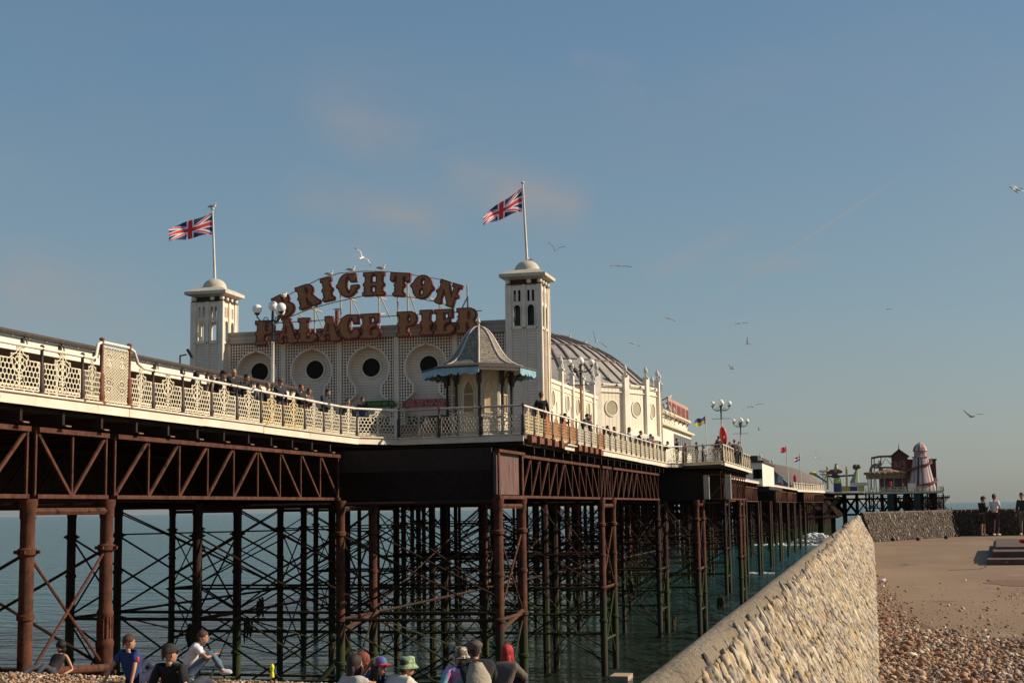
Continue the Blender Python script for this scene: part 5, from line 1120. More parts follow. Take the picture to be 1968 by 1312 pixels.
BE = [('pelvis', 'waist'), ('waist', 'chest'), ('chest', 'neck'), ('chest', 'shL'), ('shL', 'elL'), ('elL', 'wrL'), ('chest', 'shR'), ('shR', 'elR'), ('elR', 'wrR'), ('pelvis', 'hiL'), ('hiL', 'knL'), ('knL', 'anL'), ('anL', 'toL'), ('pelvis', 'hiR'), ('hiR', 'knR'), ('knR', 'anR'), ('anR', 'toR')]
SK = mat('skin', (.46, .24, .15), (.40, .19, .11), 8, .55)
SHOE = {}
def person(label, loc, rz, pose='stand', h=1.72, top=(.05, .05, .06), legs=(.04, .045, .06), hair=(.03, .02, .015), style='short', hat=None, hatc=None, sleeves='long', hy=0, hp=0, fine=False, shoes=(.3, .28, .26), group=None, vest=None, shorts=False, hold=None, patch=None, tint=None):
    s = h / 1.72; J0 = {k: V3(v) for k, v in POSES[pose].items()}; t = thing('person', label, 'person', loc, rz, group)
    J = {k: v for k, v in J0.items() if k != 'head'}; E = list(BE); RD = dict(BR)
    for S in 'LR':                                       # palm, five fingers
        el, wr = J['el' + S], J['wr' + S]; d = (wr - el).normalized(); sx = -1 if S == 'L' else 1; side = d.cross(V3((0, 0, 1))); side = (V3((0, 1, 0)) if side.length < .2 else side).normalized(); pd = d * .55 + V3((0, .5, -.1)) if pose in ('sit_back', 'recline', 'prone', 'lean') else d
        pd = pd.normalized(); pm = wr + pd * .055; J['pa' + S] = pm; RD['pa' + S] = .033; E.append(('wr' + S, 'pa' + S))
        if fine:
            for q, (o, ln) in enumerate(((-.03, .06), (-.011, .075), (.011, .07), (.03, .055))):
                a = pm + pd * .03 + side * o; J['f%d%s' % (q, S)] = a; J['g%d%s' % (q, S)] = a + pd * ln * .55 - V3((0, 0, .008)); J['h%d%s' % (q, S)] = a + pd * ln - V3((0, 0, .025))
                RD['f%d%s' % (q, S)] = .0105; RD['g%d%s' % (q, S)] = .0095; RD['h%d%s' % (q, S)] = .008; E += [('pa' + S, 'f%d%s' % (q, S)), ('f%d%s' % (q, S), 'g%d%s' % (q, S)), ('g%d%s' % (q, S), 'h%d%s' % (q, S))]
            J['t' + S] = pm + side * .045 * (-sx) + pd * .015; J['u' + S] = J['t' + S] + pd * .035 + side * .01 * (-sx); RD['t' + S] = .012; RD['u' + S] = .0095; E += [('pa' + S, 't' + S), ('t' + S, 'u' + S)]
        else:
            J['f' + S] = pm + pd * .07; RD['f' + S] = .018; E.append(('pa' + S, 'f' + S)); J['t' + S] = pm - side * sx * .05 + pd * .03; RD['t' + S] = .012; E.append(('pa' + S, 't' + S))
    hd = J0['head']; J['hn'] = J['neck'].lerp(hd, .55); RD['hn'] = .05; E.append(('neck', 'hn'))
    vs, fs = skin_mesh(J, E, RD, 'pelvis', 1); b = MB(); b.add(vs, fs)
    M = Matrix.Translation(hd) @ Matrix.Rotation(hy, 4, 'Z') @ Matrix.Rotation(-hp, 4, 'X'); st = len(b.v)
    b.lathe([(.012, -.118), (.045, -.112), (.062, -.09), (.074, -.05), (.08, 0), (.081, .04), (.074, .08), (.054, .112), (.028, .128), (.003, .134)], n=16, sx=.93, sy=1.18, caps=False)
    for i in range(st, len(b.v)):                        # chin and face plane
        x, y, z = b.v[i]
        if z < -.03 and y > 0: y += .012
        if z < -.05 and y < 0: y *= .72
        b.v[i] = (x, y, z)
    b.ball((0, .1, -.022), .017, 8, 5, (.7, 1.1, 1.5)); b.ball((0, .096, .014), .011, 6, 4, (4.2, .7, .6))
    for sx in (-1, 1): b.ball((sx * .076, 0, -.01), .022, 8, 5, (.45, .8, 1.35))
    b.ball((0, .094, -.064), .012, 8, 4, (2, .6, .5)); b.xf(M, st)
    body = b.build('body', SK, t, smooth=80)
    if fine:
        b = MB()
        for sx in (-1, 1): b.ball((sx * .03, .09, 0), .0085, 8, 5)
        b.xf(M); b.build('eyes', BLACK, t, smooth=80)
    hm = mat('hair%.3f%.3f%.3f' % hair, tuple(c * .6 for c in hair), tuple(c * .3 for c in hair), 30, .6, .4, 90, stretch=(1, 1, .2))
    if style != 'bald':
        b = MB(); st = 0; n = 16
        prof = [(.088, -.03), (.092, .0), (.094, .03), (.092, .06), (.086, .09), (.072, .115), (.052, .135), (.03, .146), (.003, .15)]
        b.lathe(prof, n=n, sx=.96, sy=1.2, caps=False)
        for i in range(len(b.v)):
            x, y, z = b.v[i]; y -= .012
            if y > .035 and z < .07: z = .07 + (z - .07) * .15; y = min(y, .092)
            elif abs(x) > .055 and z < .02 and style not in ('long', 'bushy'): z = .02
            elif y < .02 and z < 0: z -= .035
            j_ = mnoise.noise((x * 40, y * 40, z * 40)) * .012; b.v[i] = (x * (1 + j_ * 5), y * (1 + j_ * 5), z + j_)
        if style == 'long':
            vs, fs = skin_mesh({'a': V3((0, -.05, .05)), 'b': V3((0, -.075, -.08)), 'c': V3((0, -.085, -.22)), 'd': V3((0, -.08, -.34))}, [('a', 'b'), ('b', 'c'), ('c', 'd')], {'a': (.085, .07), 'b': (.1, .06), 'c': (.1, .05), 'd': (.06, .03)}, 'a', 1); b.add(vs, fs)
            for sx in (-1, 1): b.ball((sx * .075, .0, -.08), .035, 8, 6, (.6, 1.3, 3))
        if style == 'bushy': b.ball((0, -.02, .03), .13, 14, 9, (1, 1, .95)); b.ball((0, -.05, -.08), .11, 12, 7)
        b.xf(M); b.build('hair', hm, t, smooth=80)
    if hat:
        hc = hatc or (.02, .02, .022); b = MB(); mats = [mat('hat%.2f%.2f%.2f' % hc, hc, tuple(c * .6 for c in hc), 8, .8, .2, 60)]
        if hat == 'cap': b.lathe([(.093, .03), (.094, .07), (.08, .115), (.045, .145), (.004, .155)], n=18, sx=.96, sy=1.2, caps=False); b.add([(x * .078, .1 + .085 * math.sqrt(max(0, 1 - x * x)), .04 - .012 * abs(x) + dz) for dz in (0, .012) for x in np.linspace(-1, 1, 9)] + [(x * .078, .07, .045 + dz) for dz in (0, .012) for x in np.linspace(-1, 1, 9)], [(i, i + 1, i + 19, i + 18) for i in range(8)] + [(i + 9, i + 27, i + 28, i + 10) for i in range(8)] + [(i + 1, i, i + 9, i + 10) for i in range(8)])
        if hat == 'bucket': b.lathe([(.145, -.012), (.1, .045), (.096, .06), (.09, .13), (.07, .142), (.004, .146)], n=20, sx=.98, sy=1.12, caps=False)
        if hat == 'flat': b.lathe([(.092, .02), (.112, .06), (.112, .09), (.07, .125), (.004, .13)], n=18, sx=1.0, sy=1.25, caps=False); b.lathe([(.09, -.03), (.095, .03)], n=18, sx=1.0, sy=1.18, caps=False)
        if hat == 'hood': b.ball((0, -.02, .01), .125, 14, 9, (.95, 1.05, 1.2))
        if tint == 'cap':
            mats = [mat('cap_violet', (.16, .05, .22)), mat('cap_blue', (.03, .10, .32)), mat('cap_teal', (.03, .30, .24)), mat('cap_lime', (.35, .45, .10)), mat('cap_scarlet', (.60, .03, .03))]
            nf = 5 * 18 - 18; b.m = [min(3, int(((k % 18) / 18 * 8)) % 4) for k in range(72)] + [4] * (len(b.f) - 72)
        if tint == 'leaf' or tint == 'spots':
            mats = [mat('hat_' + tint, *(((.16, .26, .09), (.40, .46, .30), 22) if tint == 'leaf' else ((.03, .025, .02), (.50, .46, .38), 26)), rough=.8, lo=.5, hi=.56, spots=[((.05, .09, .03) if tint == 'leaf' else (.35, .4, .08), 30, .6)])]
        b.xf(M); b.build('hat', mats, t, smooth=60)
    # clothes
    def folds(b):
        for i, (x, y, z) in enumerate(b.v):
            k = mnoise.noise((x * 9 + rz * 3, y * 9, z * 16)) * .014 + mnoise.noise((x * 23, y * 23, z * 30)) * .006; b.v[i] = (x * (1 + k * 4), y * (1 + k * 4), z + k * .4)
    sub_ = 2 if fine else 1
    c = lambda nm, a: mat('cloth%s%.2f%.2f%.2f' % (nm, *a), a, tuple(k * .75 for k in a), 5, .85, .3, 25)
    fat = 1.0; TJ = {k: J[k] for k in ('pelvis', 'waist', 'chest', 'shL', 'shR')}; TJ['nk'] = J['chest'].lerp(J['neck'], .62); TR_ = dict(pelvis=.142, waist=.128, chest=.152, nk=.075, shL=.082, shR=.082); TE = [('pelvis', 'waist'), ('waist', 'chest'), ('chest', 'nk'), ('chest', 'shL'), ('chest', 'shR')]
    if fine: TR_ = {k: v * 1.12 for k, v in TR_.items()}
    if sleeves != 'none':
        for S in 'LR':
            if sleeves == 'long': TJ['el' + S] = J['el' + S]; TJ['wr' + S] = J['el' + S].lerp(J['wr' + S], .92); TR_['el' + S] = .058; TR_['wr' + S] = .043; TE += [('sh' + S, 'el' + S), ('el' + S, 'wr' + S)]
            else: TJ['el' + S] = J['sh' + S].lerp(J['el' + S], .62); TR_['el' + S] = .064; TE.append(('sh' + S, 'el' + S))
    else: TR_['shL'] = TR_['shR'] = .06
    vs, fs = skin_mesh(TJ, TE, TR_, 'pelvis', sub_); b = MB(); b.add(vs, fs); folds(b)
    tm = c('t', top)
    if tint == 'tiedye' or patch == 'tiedye': tm = mat('tie_dye', (.45, .28, .55), (.15, .40, .40), 5, .85, spots=[((.55, .12, .30), 4, .55), ((.20, .42, .10), 6, .62)], lo=.45, hi=.55)
    if patch == 'print': tm = mat('printed_shirt', (.62, .56, .46), (.56, .50, .40), 5, .85, spots=[((.42, .20, .13), 9, .62), ((.12, .10, .10), 12, .66)])
    b.build('top', tm, t, smooth=80)
    if patch == 'red_sleeve': b = MB(); b.ball(J['shR'].lerp(J['elR'], .35) + V3((.05, 0, 0)), .045, 10, 7, (.6, 1, 1.3)); b.build('sleeve_patch', mat('patch_red', (.45, .02, .05)), t, smooth=80)
    if vest:
        VJ = {k: TJ[k] for k in ('pelvis', 'waist', 'chest', 'nk')}; VJ['shL'] = TJ['chest'].lerp(TJ['shL'], .7); VJ['shR'] = TJ['chest'].lerp(TJ['shR'], .7); g_ = 1.3 if fine else 1; vs, fs = skin_mesh(VJ, TE[:5], dict(pelvis=.16 * g_, waist=.148 * g_, chest=.175 * g_, nk=.09 * g_, shL=.09 * g_, shR=.09 * g_), 'pelvis', 1); b = MB(); b.add(vs, fs); b.build('vest', c('v', vest), t, smooth=80)
    LJ = {k: J[k] for k in ('pelvis', 'hiL', 'hiR')}; LE = [('pelvis', 'hiL'), ('pelvis', 'hiR')]; LR_ = dict(pelvis=.13, hiL=.105, hiR=.105)
    for S in 'LR':
        LJ['kn' + S] = J['kn' + S]; LR_['kn' + S] = .075; LE.append(('hi' + S, 'kn' + S))
        if not shorts: LJ['an' + S] = J['kn' + S].lerp(J['an' + S], .93); LR_['an' + S] = .06; LE.append(('kn' + S, 'an' + S))
    vs, fs = skin_mesh(LJ, LE, LR_, 'pelvis', sub_); b = MB(); b.add(vs, fs); folds(b); b.build('shorts' if shorts else 'trousers', c('l', legs), t, smooth=80)
    for S in 'LR':
        a, q = J['an' + S], J['to' + S]; b = MB(); d = (q - a); mid = a.lerp(q, .45) - V3((0, 0, .01)); b.ball((0, 0, 0), .055, 12, 7, (.85, 2.3, .8)); b.xf(Matrix.Translation(mid) @ Matrix.Rotation(math.atan2(-d.x, d.y), 4, 'Z')); b.build('shoe', c('s', shoes), t, smooth=80)
    if hold == 'camera':
        b = MB(); m_ = J['wrL'].lerp(J['wrR'], .5) + V3((0, .05, .06)); b.box(m_, (.12, .06, .08)); b.lathe([(.035, 0), (.035, .07)], m_ + V3((0, .03, -.035)), 10); tag(b.build('camera_prop', BLACK, None, loc=Matrix.Rotation(rz, 3, 'Z') @ V3((0, 0, 0)) + V3(loc)), 'small black camera held up by the person between the pier legs', 'camera').rotation_euler = (0, 0, rz)
    if s != 1: t.scale = (s, s, s)
    return t
DK = lambda px, py, h=1.7, Y=None, z=DZ: (lambda p: V3((p.x, p.y, z)))(survey(px, py, Z=z + h) if Y is None else survey(px, py, Y=Y))
def railside(label, px, py, rz, h=1.72, Y=None, pad=None, **k):
    """someone on the deck, placed by the top of the head at height h"""
    p = survey(px, py, Z=DZ + h)
    person(label, (p.x, p.y, DZ), rz, h=h, **k)
SUNW = R(-90)
BLK, NAVY, GREY = (.018, .018, .02), (.025, .03, .05), (.10, .10, .11)
gd = 'people along the pier railing'
def edgeX(y): return -21.3 if y < 57 else -14.4
def onrail(label, px, h0, rz, inset=.45, side='W', **k):
    """someone at the railing: slide along the sight line until they stand just inside the deck edge"""
    d = {'W': -21.35, 'E': -14.45, 'B': -10.35}[side] - inset; p = survey(px[0], px[1], X=d); h = min(1.9, max(1.0, p.z - DZ)) ; person(label, (d, p.y, DZ), rz, h=h + 0.0, group=gd, **k)
onrail('person in a dark hood behind the second low panel past the tall screen', (377, 716), 1.7, R(-110), style='long', top=BLK, hat='hood')
onrail('small sandy haired person left of the black capped man', (408, 722), 1.6, R(-120), inset=.9, hair=(.36, .26, .14), top=(.25, .2, .16))
onrail('man in a black cap and black top leaning on the left rail', (418, 711), 1.75, R(-100), pose='lean', hat='cap', top=BLK)
onrail('bald man in sunglasses and black sweater at the left rail', (448, 709), 1.8, R(-120), style='bald', top=BLK)
onrail('dark haired man in black looking down beside the bald man', (465, 718), 1.7, R(-110), pose='lean', top=BLK)
onrail('dark haired person half hidden behind the left rail post', (496, 738), 1.6, R(-100), inset=.8, top=GREY)
onrail('fair haired child just left of the cream lamp post', (514, 737), 1.5, R(-120), inset=.7, hair=(.45, .30, .14), top=BLK)
onrail('man in a flat cap and dark jacket right of the cream lamp post', (538, 729), 1.75, R(-130), hat='cap', hatc=(.10, .08, .08), top=NAVY, pose='stand')
onrail('red haired person in black at the left rail', (578, 740), 1.7, R(-120), hair=(.30, .07, .03), top=BLK)
onrail('shorter brown haired person beside the man reaching over the rail', (593, 748), 1.6, R(-120), hair=(.16, .06, .03), top=(.12, .06, .05))
onrail('tall man in sunglasses and navy shirt reaching along the rail', (623, 733), 1.85, R(-95), pose='reach', top=NAVY, inset=.55)
onrail('person with tied dark hair low behind the left rail', (669, 767), 1.55, R(-150), inset=1.2, hair=(.08, .03, .02), top=(.14, .10, .08))
p = survey(696, 751, Y=60.3); person('man in sunglasses and blue vest standing before the green awning', (p.x, p.y, DZ), R(-140), h=min(1.9, p.z - DZ), top=BLK, vest=(.05, .09, .17), sleeves='short', legs=(.10, .16, .2), group=gd, style='short', hair=(.06, .025, .015))
p = survey(821, 797, Y=62.4); person('small child in a white top behind the shaded railing left of the kiosk', (p.x, p.y, DZ), R(160), h=1.12, top=(.6, .58, .55), legs=(.45, .16, .07), hair=(.28, .1, .05), sleeves='short', shorts=True)
p = survey(849, 791, Y=62.0); person('child in a red jacket half hidden by the dark post left of the kiosk', (p.x, p.y, DZ), R(180), h=1.15, top=(.45, .06, .05), legs=(.3, .12, .12), hair=(.05, .03, .02))
p = survey(1040, 755, X=-14.9); person('man in a black coat with his back turned at the corner right of the kiosk', (-14.9, p.y, DZ), R(10), h=p.z - DZ, top=BLK, legs=BLK, hair=(.10, .04, .03), group=gd)
E_ = [('person with dark hair bowed over the rail past the black coated man', 1078, 793, 'lean', dict(top=NAVY, hair=(.04, .02, .015))), ('dark haired man beside the rust brown lamp post', 1119.5, 793, 'lean', dict(top=(.06, .08, .14), hair=(.03, .02, .015))),
      ('woman with long dark red hair right of the rust brown lamp post', 1131.7, 791, 'stand', dict(style='long', hair=(.09, .02, .015), top=(.08, .03, .05))), ('first of two low dark heads at the rail past the long haired woman', 1161, 817, 'lean', dict(top=BLK)),
      ('second low dark head at the rail past the long haired woman', 1174, 819, 'lean', dict(top=GREY)), ('woman in a pale lilac top at the rail near the round hall corner', 1208.5, 817, 'stand', dict(style='long', hair=(.10, .04, .03), top=(.36, .32, .44), sleeves='short')),
      ('person in black bending over the rail beside the woman in lilac', 1224, 826, 'lean', dict(top=BLK, hair=BLK)), ('man with reddish hair in a blue shirt at the rail', 1244, 831, 'lean', dict(top=(.12, .17, .25), hair=(.22, .09, .05))),
      ('red faced child beside the man in blue', 1253.7, 839, 'stand', dict(top=(.4, .15, .12), hair=(.16, .05, .03))), ('short dark figure at the end of the long straight rail', 1268, 849, 'stand', dict(top=GREY)), ('dark haired person leaning where the rail bends', 1277, 847, 'lean', dict(top=BLK))]
for lab, px, py, ps, kw in E_: onrail(lab, (px, py), 1.7, R(-90 + random.uniform(-25, 15)), side='E', pose=ps, **kw)
B_ = [('broad man in black with his back to the second corner panel', 1300, 841, 105.0, dict(top=BLK, hair=(.05, .03, .02), pose='stand')), ('person in a brown coat left on the second bay', 1317, 852, 108, dict(top=(.18, .09, .06), hair=(.14, .06, .03))),
      ('thin figure in black standing alone on the second bay', 1338, 850, 106.5, dict(top=BLK, hair=BLK)), ('person with pale shoulders sitting low on the second bay', 1353, 858, 109, dict(top=(.55, .50, .45), hair=BLK)),
      ('man with red sleeves at the outer corner of the second bay', 1373, 843, 105, dict(top=(.12, .05, .05), hair=(.05, .02, .02), pose='lean')), ('tall man in dark clothes with his back turned at the outer corner post', 1381, 838, 104.6, dict(top=(.05, .04, .04), hair=BLK)),
      ('person in red beside the red lifebelt case', 1402, 850, 114, dict(top=(.5, .06, .05), hair=(.3, .12, .08))), ('bearded man in a dark jacket right of the red lifebelt case', 1411, 841, 111, dict(top=(.12, .08, .07), hair=(.14, .05, .03))),
      ('person holding something white at the right of the second bay', 1420, 849, 113, dict(top=(.4, .38, .36), hair=(.1, .05, .04)))]
for lab, px, py, Y, kw in B_:
    Y = max(Y, 103.6 - .78 * (px - 1390) / 24 * 1.0) + 1.6; p = survey(px, py, Y=Y); person(lab, (p.x, Y, DZ), R(random.choice((-60, 180, 20))), h=min(1.95, max(1.1, p.z - DZ)), group=gd, **kw)
far_lab = ['dark figure on the distant deck nearest the white pavilion', 'second dark figure on the distant deck past the white pavilion', 'figure in grey on the distant deck left of the flagpole', 'pale figure at the foot of the ensign flagpole', 'dark figure right of the small red lifebelt case', 'figure in a dark coat right of the striped flag pole', 'red topped figure on the distant deck before the dome', 'dark figure near the right end of the distant white railing', 'last dark figure at the right end of the distant white railing']
for k, (lab, px) in enumerate(zip(far_lab, (1494, 1502, 1511, 1519, 1536, 1548, 1556, 1567, 1576))):
    Y = 296 + (px - 1490) * .55; p = survey(px, 925, Y=Y); person(lab, (p.x, Y, DZ), R(random.uniform(-120, 0)), h=1.72, top=random.choice([BLK, GREY, NAVY, (.14, .05, .04), (.3, .28, .25)]) if k not in (3, 6) else ((.5, .46, .4) if k == 3 else (.4, .06, .05)), group='people on the distant deck')
# beach
def beach(label, px, py, hh, rz, **k):
    """sitter on the shingle, placed by the top of the head hh above the stones"""
    z = -2.9
    for _ in range(30): p = survey(px, py, Z=z + hh); z = .6 * z + .4 * max(bh(p.x, p.y), -3.05)
    return person(label, (p.x, p.y, z - .02), rz, fine=True, group='people sitting on the beach', **k)
beach('young man in a dark blue football shirt sitting back on his hands on the shingle', 262, 1207, .93, R(-14), pose='sit_back', h=1.62, hair=(.12, .045, .018), top=(.02, .05, .16), sleeves='short', legs=(.02, .025, .06), hy=R(-30), patch='red_sleeve')
beach('young man in a white T-shirt and blue jeans sitting with bent knees', 367, 1205, .90, R(-62), pose='sit_fwd', h=1.66, hair=(.15, .065, .028), top=(.72, .68, .68), sleeves='short', legs=(.10, .15, .21), shoes=(.5, .5, .5))
beach('man in a black cap and black T-shirt propped on his elbows in front', 342, 1243, .80, R(2), pose='recline', h=1.85, hat='cap', hatc=(.03, .028, .025), top=(.012, .012, .012), sleeves='short', hair=(.08, .04, .02), hy=R(-40))
beach('person with bushy black hair reclining on the shingle beside the first pier leg', 103, 1240, .55, R(170), pose='recline', h=1.35, style='bushy', hair=(.015, .01, .01), top=(.03, .02, .02), sleeves='none')
beach('person with long dark hair raising a small camera', 672, 1253, .93, R(-40), pose='camera', style='long', hair=(.06, .025, .015), top=(.5, .46, .42), sleeves='short', hold='camera')
beach('person with long dark hair in a multicoloured cap with a scarlet peak', 703, 1264, .84, R(-110), pose='sit_fwd', style='long', hair=(.05, .03, .02), hat='cap', tint='cap', top=(.02, .06, .20), sleeves='long')
beach('red haired person resting their face on a hand behind the capped person', 727, 1247, .90, R(110), pose='sit_fwd', style='long', hair=(.5, .10, .05), top=(.02, .03, .04))
beach('person in a leafy green bucket hat and cream printed shirt', 758, 1259, .90, R(-30), pose='sit_fwd', hat='bucket', tint='leaf', top=(.6, .55, .45), patch='print', hair=(.06, .03, .02))
beach('child in a spotted bucket hat and tie dyed long shirt', 884, 1231, .97, R(20), pose='sit_back', hat='bucket', tint='spots', patch='tiedye', hair=(.35, .18, .1), top=(.5, .3, .5))
beach('man in a brown flat cap and cream vest over black sleeves', 917, 1243, .90, R(25), pose='sit_fwd', h=1.95, hat='flat', hatc=(.11, .08, .065), top=BLK, vest=(.42, .36, .27), hair=(.06, .04, .03))
beach('person with long bright red hair in a grey brown jacket', 963, 1239, .88, R(-10), pose='sit_fwd', style='long', hair=(.85, .035, .025), top=(.13, .10, .085))
q = survey(523, 1302, Y=22.5); b = MB(); b.lathe([(.04, 0), (.075, .03), (.07, .12), (.05, .2), (.045, .24), (.07, .32), (.075, .38), (.04, .45), (.01, .47)], n=12); b.box((-.06, 0, .36), (.07, .05, .05)); b.xf(Matrix.Scale(.5, 4))
tag(b.build('yellow_toy', mat('bright_yellow', (.75, .75, .02), (.6, .62, .02), 5, .5), smooth=50, loc=(q.x, q.y, q.z)), 'small bright yellow plastic toy standing on the shingle', 'toy')
# on the apron
def apron(label, px, py, rz, h, **k):
    p = survey(px, py, Z=-1.5); person(label, (p.x, min(p.y, 66.6), -1.5), rz, h=h, **k)
apron('person in a dark hooded jacket and cap looking at a phone by the dark wall', 1881, 1027, R(-60), 1.72, pose='phone', hat='cap', hatc=(.05, .02, .02), top=(.02, .025, .02), legs=(.06, .045, .03), shorts=True)
apron('man in a white T-shirt with folded arms by the dark wall', 1909, 1028, R(-38), 1.8, pose='fold', top=(.72, .68, .68), sleeves='short', legs=(.06, .03, .035), shoes=(.5, .48, .46), hair=(.08, .04, .02))
apron('person in a dark jacket and khaki trousers at the right edge of the photo', 1964, 1028, R(150), 1.84, pose='stand', top=(.03, .035, .04), legs=(.16, .13, .09), shoes=(.4, .4, .4))

# ------------------------------------------------------------------ gulls
GW, GG, GK = mat('gull_white', (.70, .67, .62), None, rough=.7), mat('gull_grey', (.42, .40, .38), None, rough=.7), mat('gull_black', (.03, .03, .03), None, rough=.7)
def gull_fly(aL=(25, -10), aR=(25, -10), sweep=.12):
    b = MB(); b.mats = 1
    pr = [(.004, -.30), (.035, -.22), (.06, -.1), (.068, .0), (.06, .1), (.04, .18), (.045, .22), (.035, .26), (.008, .29)]
    b.lathe(pr, n=10, caps=False); b.xf(Matrix.Rotation(-math.pi / 2, 4, 'X'))
    b.add([(-.07, -.38, 0), (.07, -.38, 0), (.03, -.2, .01), (-.03, -.2, .01), (-.07, -.38, -.01), (.07, -.38, -.01), (.03, -.2, -.02), (-.03, -.2, -.02)], [(0, 1, 2, 3), (7, 6, 5, 4), (0, 4, 5, 1)])
    b.mi = 3; b.lathe([(.012, .28), (.006, .34)], n=6); b.xf(Matrix.Identity(4))
    for i in range(len(b.v) - 12, len(b.v)): x, y, z = b.v[i]; b.v[i] = (x, z, -y)
    for sx, (a1, a2) in ((-1, aL), (1, aR)):
        p0 = V3((sx * .05, .04, .02)); p1 = p0 + V3((sx * .3 * math.cos(R(a1)), .06, .3 * math.sin(R(a1)))); p2 = p1 + V3((sx * .27 * math.cos(R(a2)), -sweep * .7, .27 * math.sin(R(a2)))); p3 = p2 + V3((sx * .14 * math.cos(R(a2)), -sweep, .14 * math.sin(R(a2))))
        ch = [.17, .15, .10, .01]; P4 = [p0, p1, p2, p3]
        for i in range(3):
            b.mi = 1 if i < 2 else 2; a, c = P4[i], P4[i + 1]; v = [a + V3((0, ch[i] * .4, 0)), c + V3((0, ch[i + 1] * .4, 0)), c - V3((0, ch[i + 1] * .6, 0)), a - V3((0, ch[i] * .6, 0))]
            t_ = V3((0, 0, .012)); b.add([q + t_ for q in v] + [q - t_ for q in v], [(0, 1, 2, 3), (7, 6, 5, 4), (0, 4, 5, 1), (1, 5, 6, 2), (2, 6, 7, 3), (3, 7, 4, 0)])
    b.mi = 0; return b.mesh('seagull', 50, [GW, GG, GK, mat('beak', (.5, .3, .05))])
def gull_sit():
    b = MB(); b.ball((0, 0, .2), .11, 12, 8, (.8, 1.7, .85)); b.ball((0, .19, .36), .055, 10, 7, (1, 1.15, 1)); b.tube([(0, .13, .24), (0, .17, .32), (0, .19, .36)], [.075, .05, .04], 8); b.mi = 3; b.tube([(0, .24, .35), (0, .31, .34)], [.014, .005], 6)
    for sx in (-1, 1): b.tube([(sx * .035, .02, .12), (sx * .035, .03, 0)], .008, 5)
    b.mi = 1
    for sx in (-1, 1): b.ball((sx * .065, -.06, .23), .09, 10, 6, (.4, 2.2, .75))
    b.mi = 2; b.tube([(0, -.2, .22), (0, -.34, .18)], [.045, .01], 6); b.mi = 0; return b.mesh('seagull', 60, [GW, GG, GK, MATS['beak']])
G1, G2, G3, G4, GS = gull_fly(), gull_fly((55, 20), (55, 20)), gull_fly((8, -14), (8, -14), .2), gull_fly((70, 62), (-10, -30)), gull_sit()
def gull(label, me, px, py, Y, rot, sc=1, group='seagulls in flight'):
    p = survey(px, py, Y=Y); o = bpy.data.objects.new('seagull', me); COL.objects.link(o); o.location = p; o.rotation_euler = tuple(R(a) for a in rot); sc *= .85 if group == 'seagulls in flight' else 1; o.scale = (sc, sc, sc); tag(o, label, 'seagull', group)
gull('brown seagull banking above the G of the sign', G1, 696, 495, 90, (25, 48, 20), 1.35); gull('pale seagull with raised wings right of the right flagpole', G2, 1067, 481, 88, (0, 14, 15), 1.1)
gull('pale seagull gliding level right of the raised winged gull', G3, 1193, 512, 95, (0, 4, 12), 1.15); gull('small pale seagull high above the round end of the hall', G3, 1285, 612, 110, (10, 10, 60), 1.0)
gull('small pale seagull gliding in open sky above the second bay', G3, 1420, 622, 120, (0, -6, 20), 1.15); gull('small dark seagull diving below the gliding one in open sky', G2, 1437, 661, 120, (10, 35, 70), .95)
gull('dark seagull with wings up just above the dome roof', G4, 1146, 656, 100, (10, 10, 25), 1.35); gull('pale seagull just right of the dark one above the dome', G3, 1217, 660, 110, (20, 5, 70), 1.15)
gull('faint small seagull above the far end of the dome', G2, 1407, 709, 140, (0, 0, 60), 1.1); gull('seagull gliding between the tall lamp and the right lamp top', G3, 1446, 781, 125, (0, -16, 10), 1.5)
gull('dark speck of a seagull right of the farthest lamp', G2, 1459, 826, 140, (0, 10, 80), .7); gull('large brown seagull near the right edge of the sky', G3, 1952, 363, 60, (25, -18, 75), 1.0)
gull('dark seagull with lifted wing low at the right of the sky', G4, 1868, 800, 90, (0, -30, 30), 1.15); gull('tiny dark seagull with raised wings over the far rides', G2, 1567, 879, 260, (0, 60, 0), 1.9); gull('tiny pale seagull left of the dark one over the far rides', G3, 1556, 875, 260, (0, 0, 0), .8)
gull('tiny white seagull high in the empty right sky', G3, 1707, 594, 200, (0, 0, 30), 1.0)
gs = 'seagulls perched on the pier'
gull('seagull perched on top of the left flagpole', GS, 408.5, 403.5, TL.y, (0, 0, -90), 1.05, gs); gull('seagull perched on the sign above the I', GS, 633, 532.5, SY, (0, 0, -80), 1.0, gs); gull('seagull perched on the sign above the G', GS, 675, 524.5, SY, (0, 0, -80), 1.05, gs); gull('seagull perched on the sign above the H', GS, 733, 521.5, SY, (0, 0, -80), 1.05, gs)
gull('seagull perched on the right globe of the sign side lamp', GS, 546, 575, 57.5, (0, 0, -10), .8, gs); gull('seagull standing on the left tower cupola', GS, 422, 546, TL.y, (0, 0, 60), .7, gs); gull('seagull standing on the right tower cupola', GS, 1019, 504, TR.y, (0, 0, 60), .7, gs)
gull('left seagull standing on the dome roof', GS, 1091, 654, 111, (0, 0, -90), 1.2, gs); gull('right seagull standing on the dome roof', GS, 1121, 665, 111, (0, 0, -90), 1.2, gs)
gull('seagull standing on the corner of the red lettered billboard', GS, 1286, 769, 150, (0, 0, -30), 1.5, gs)
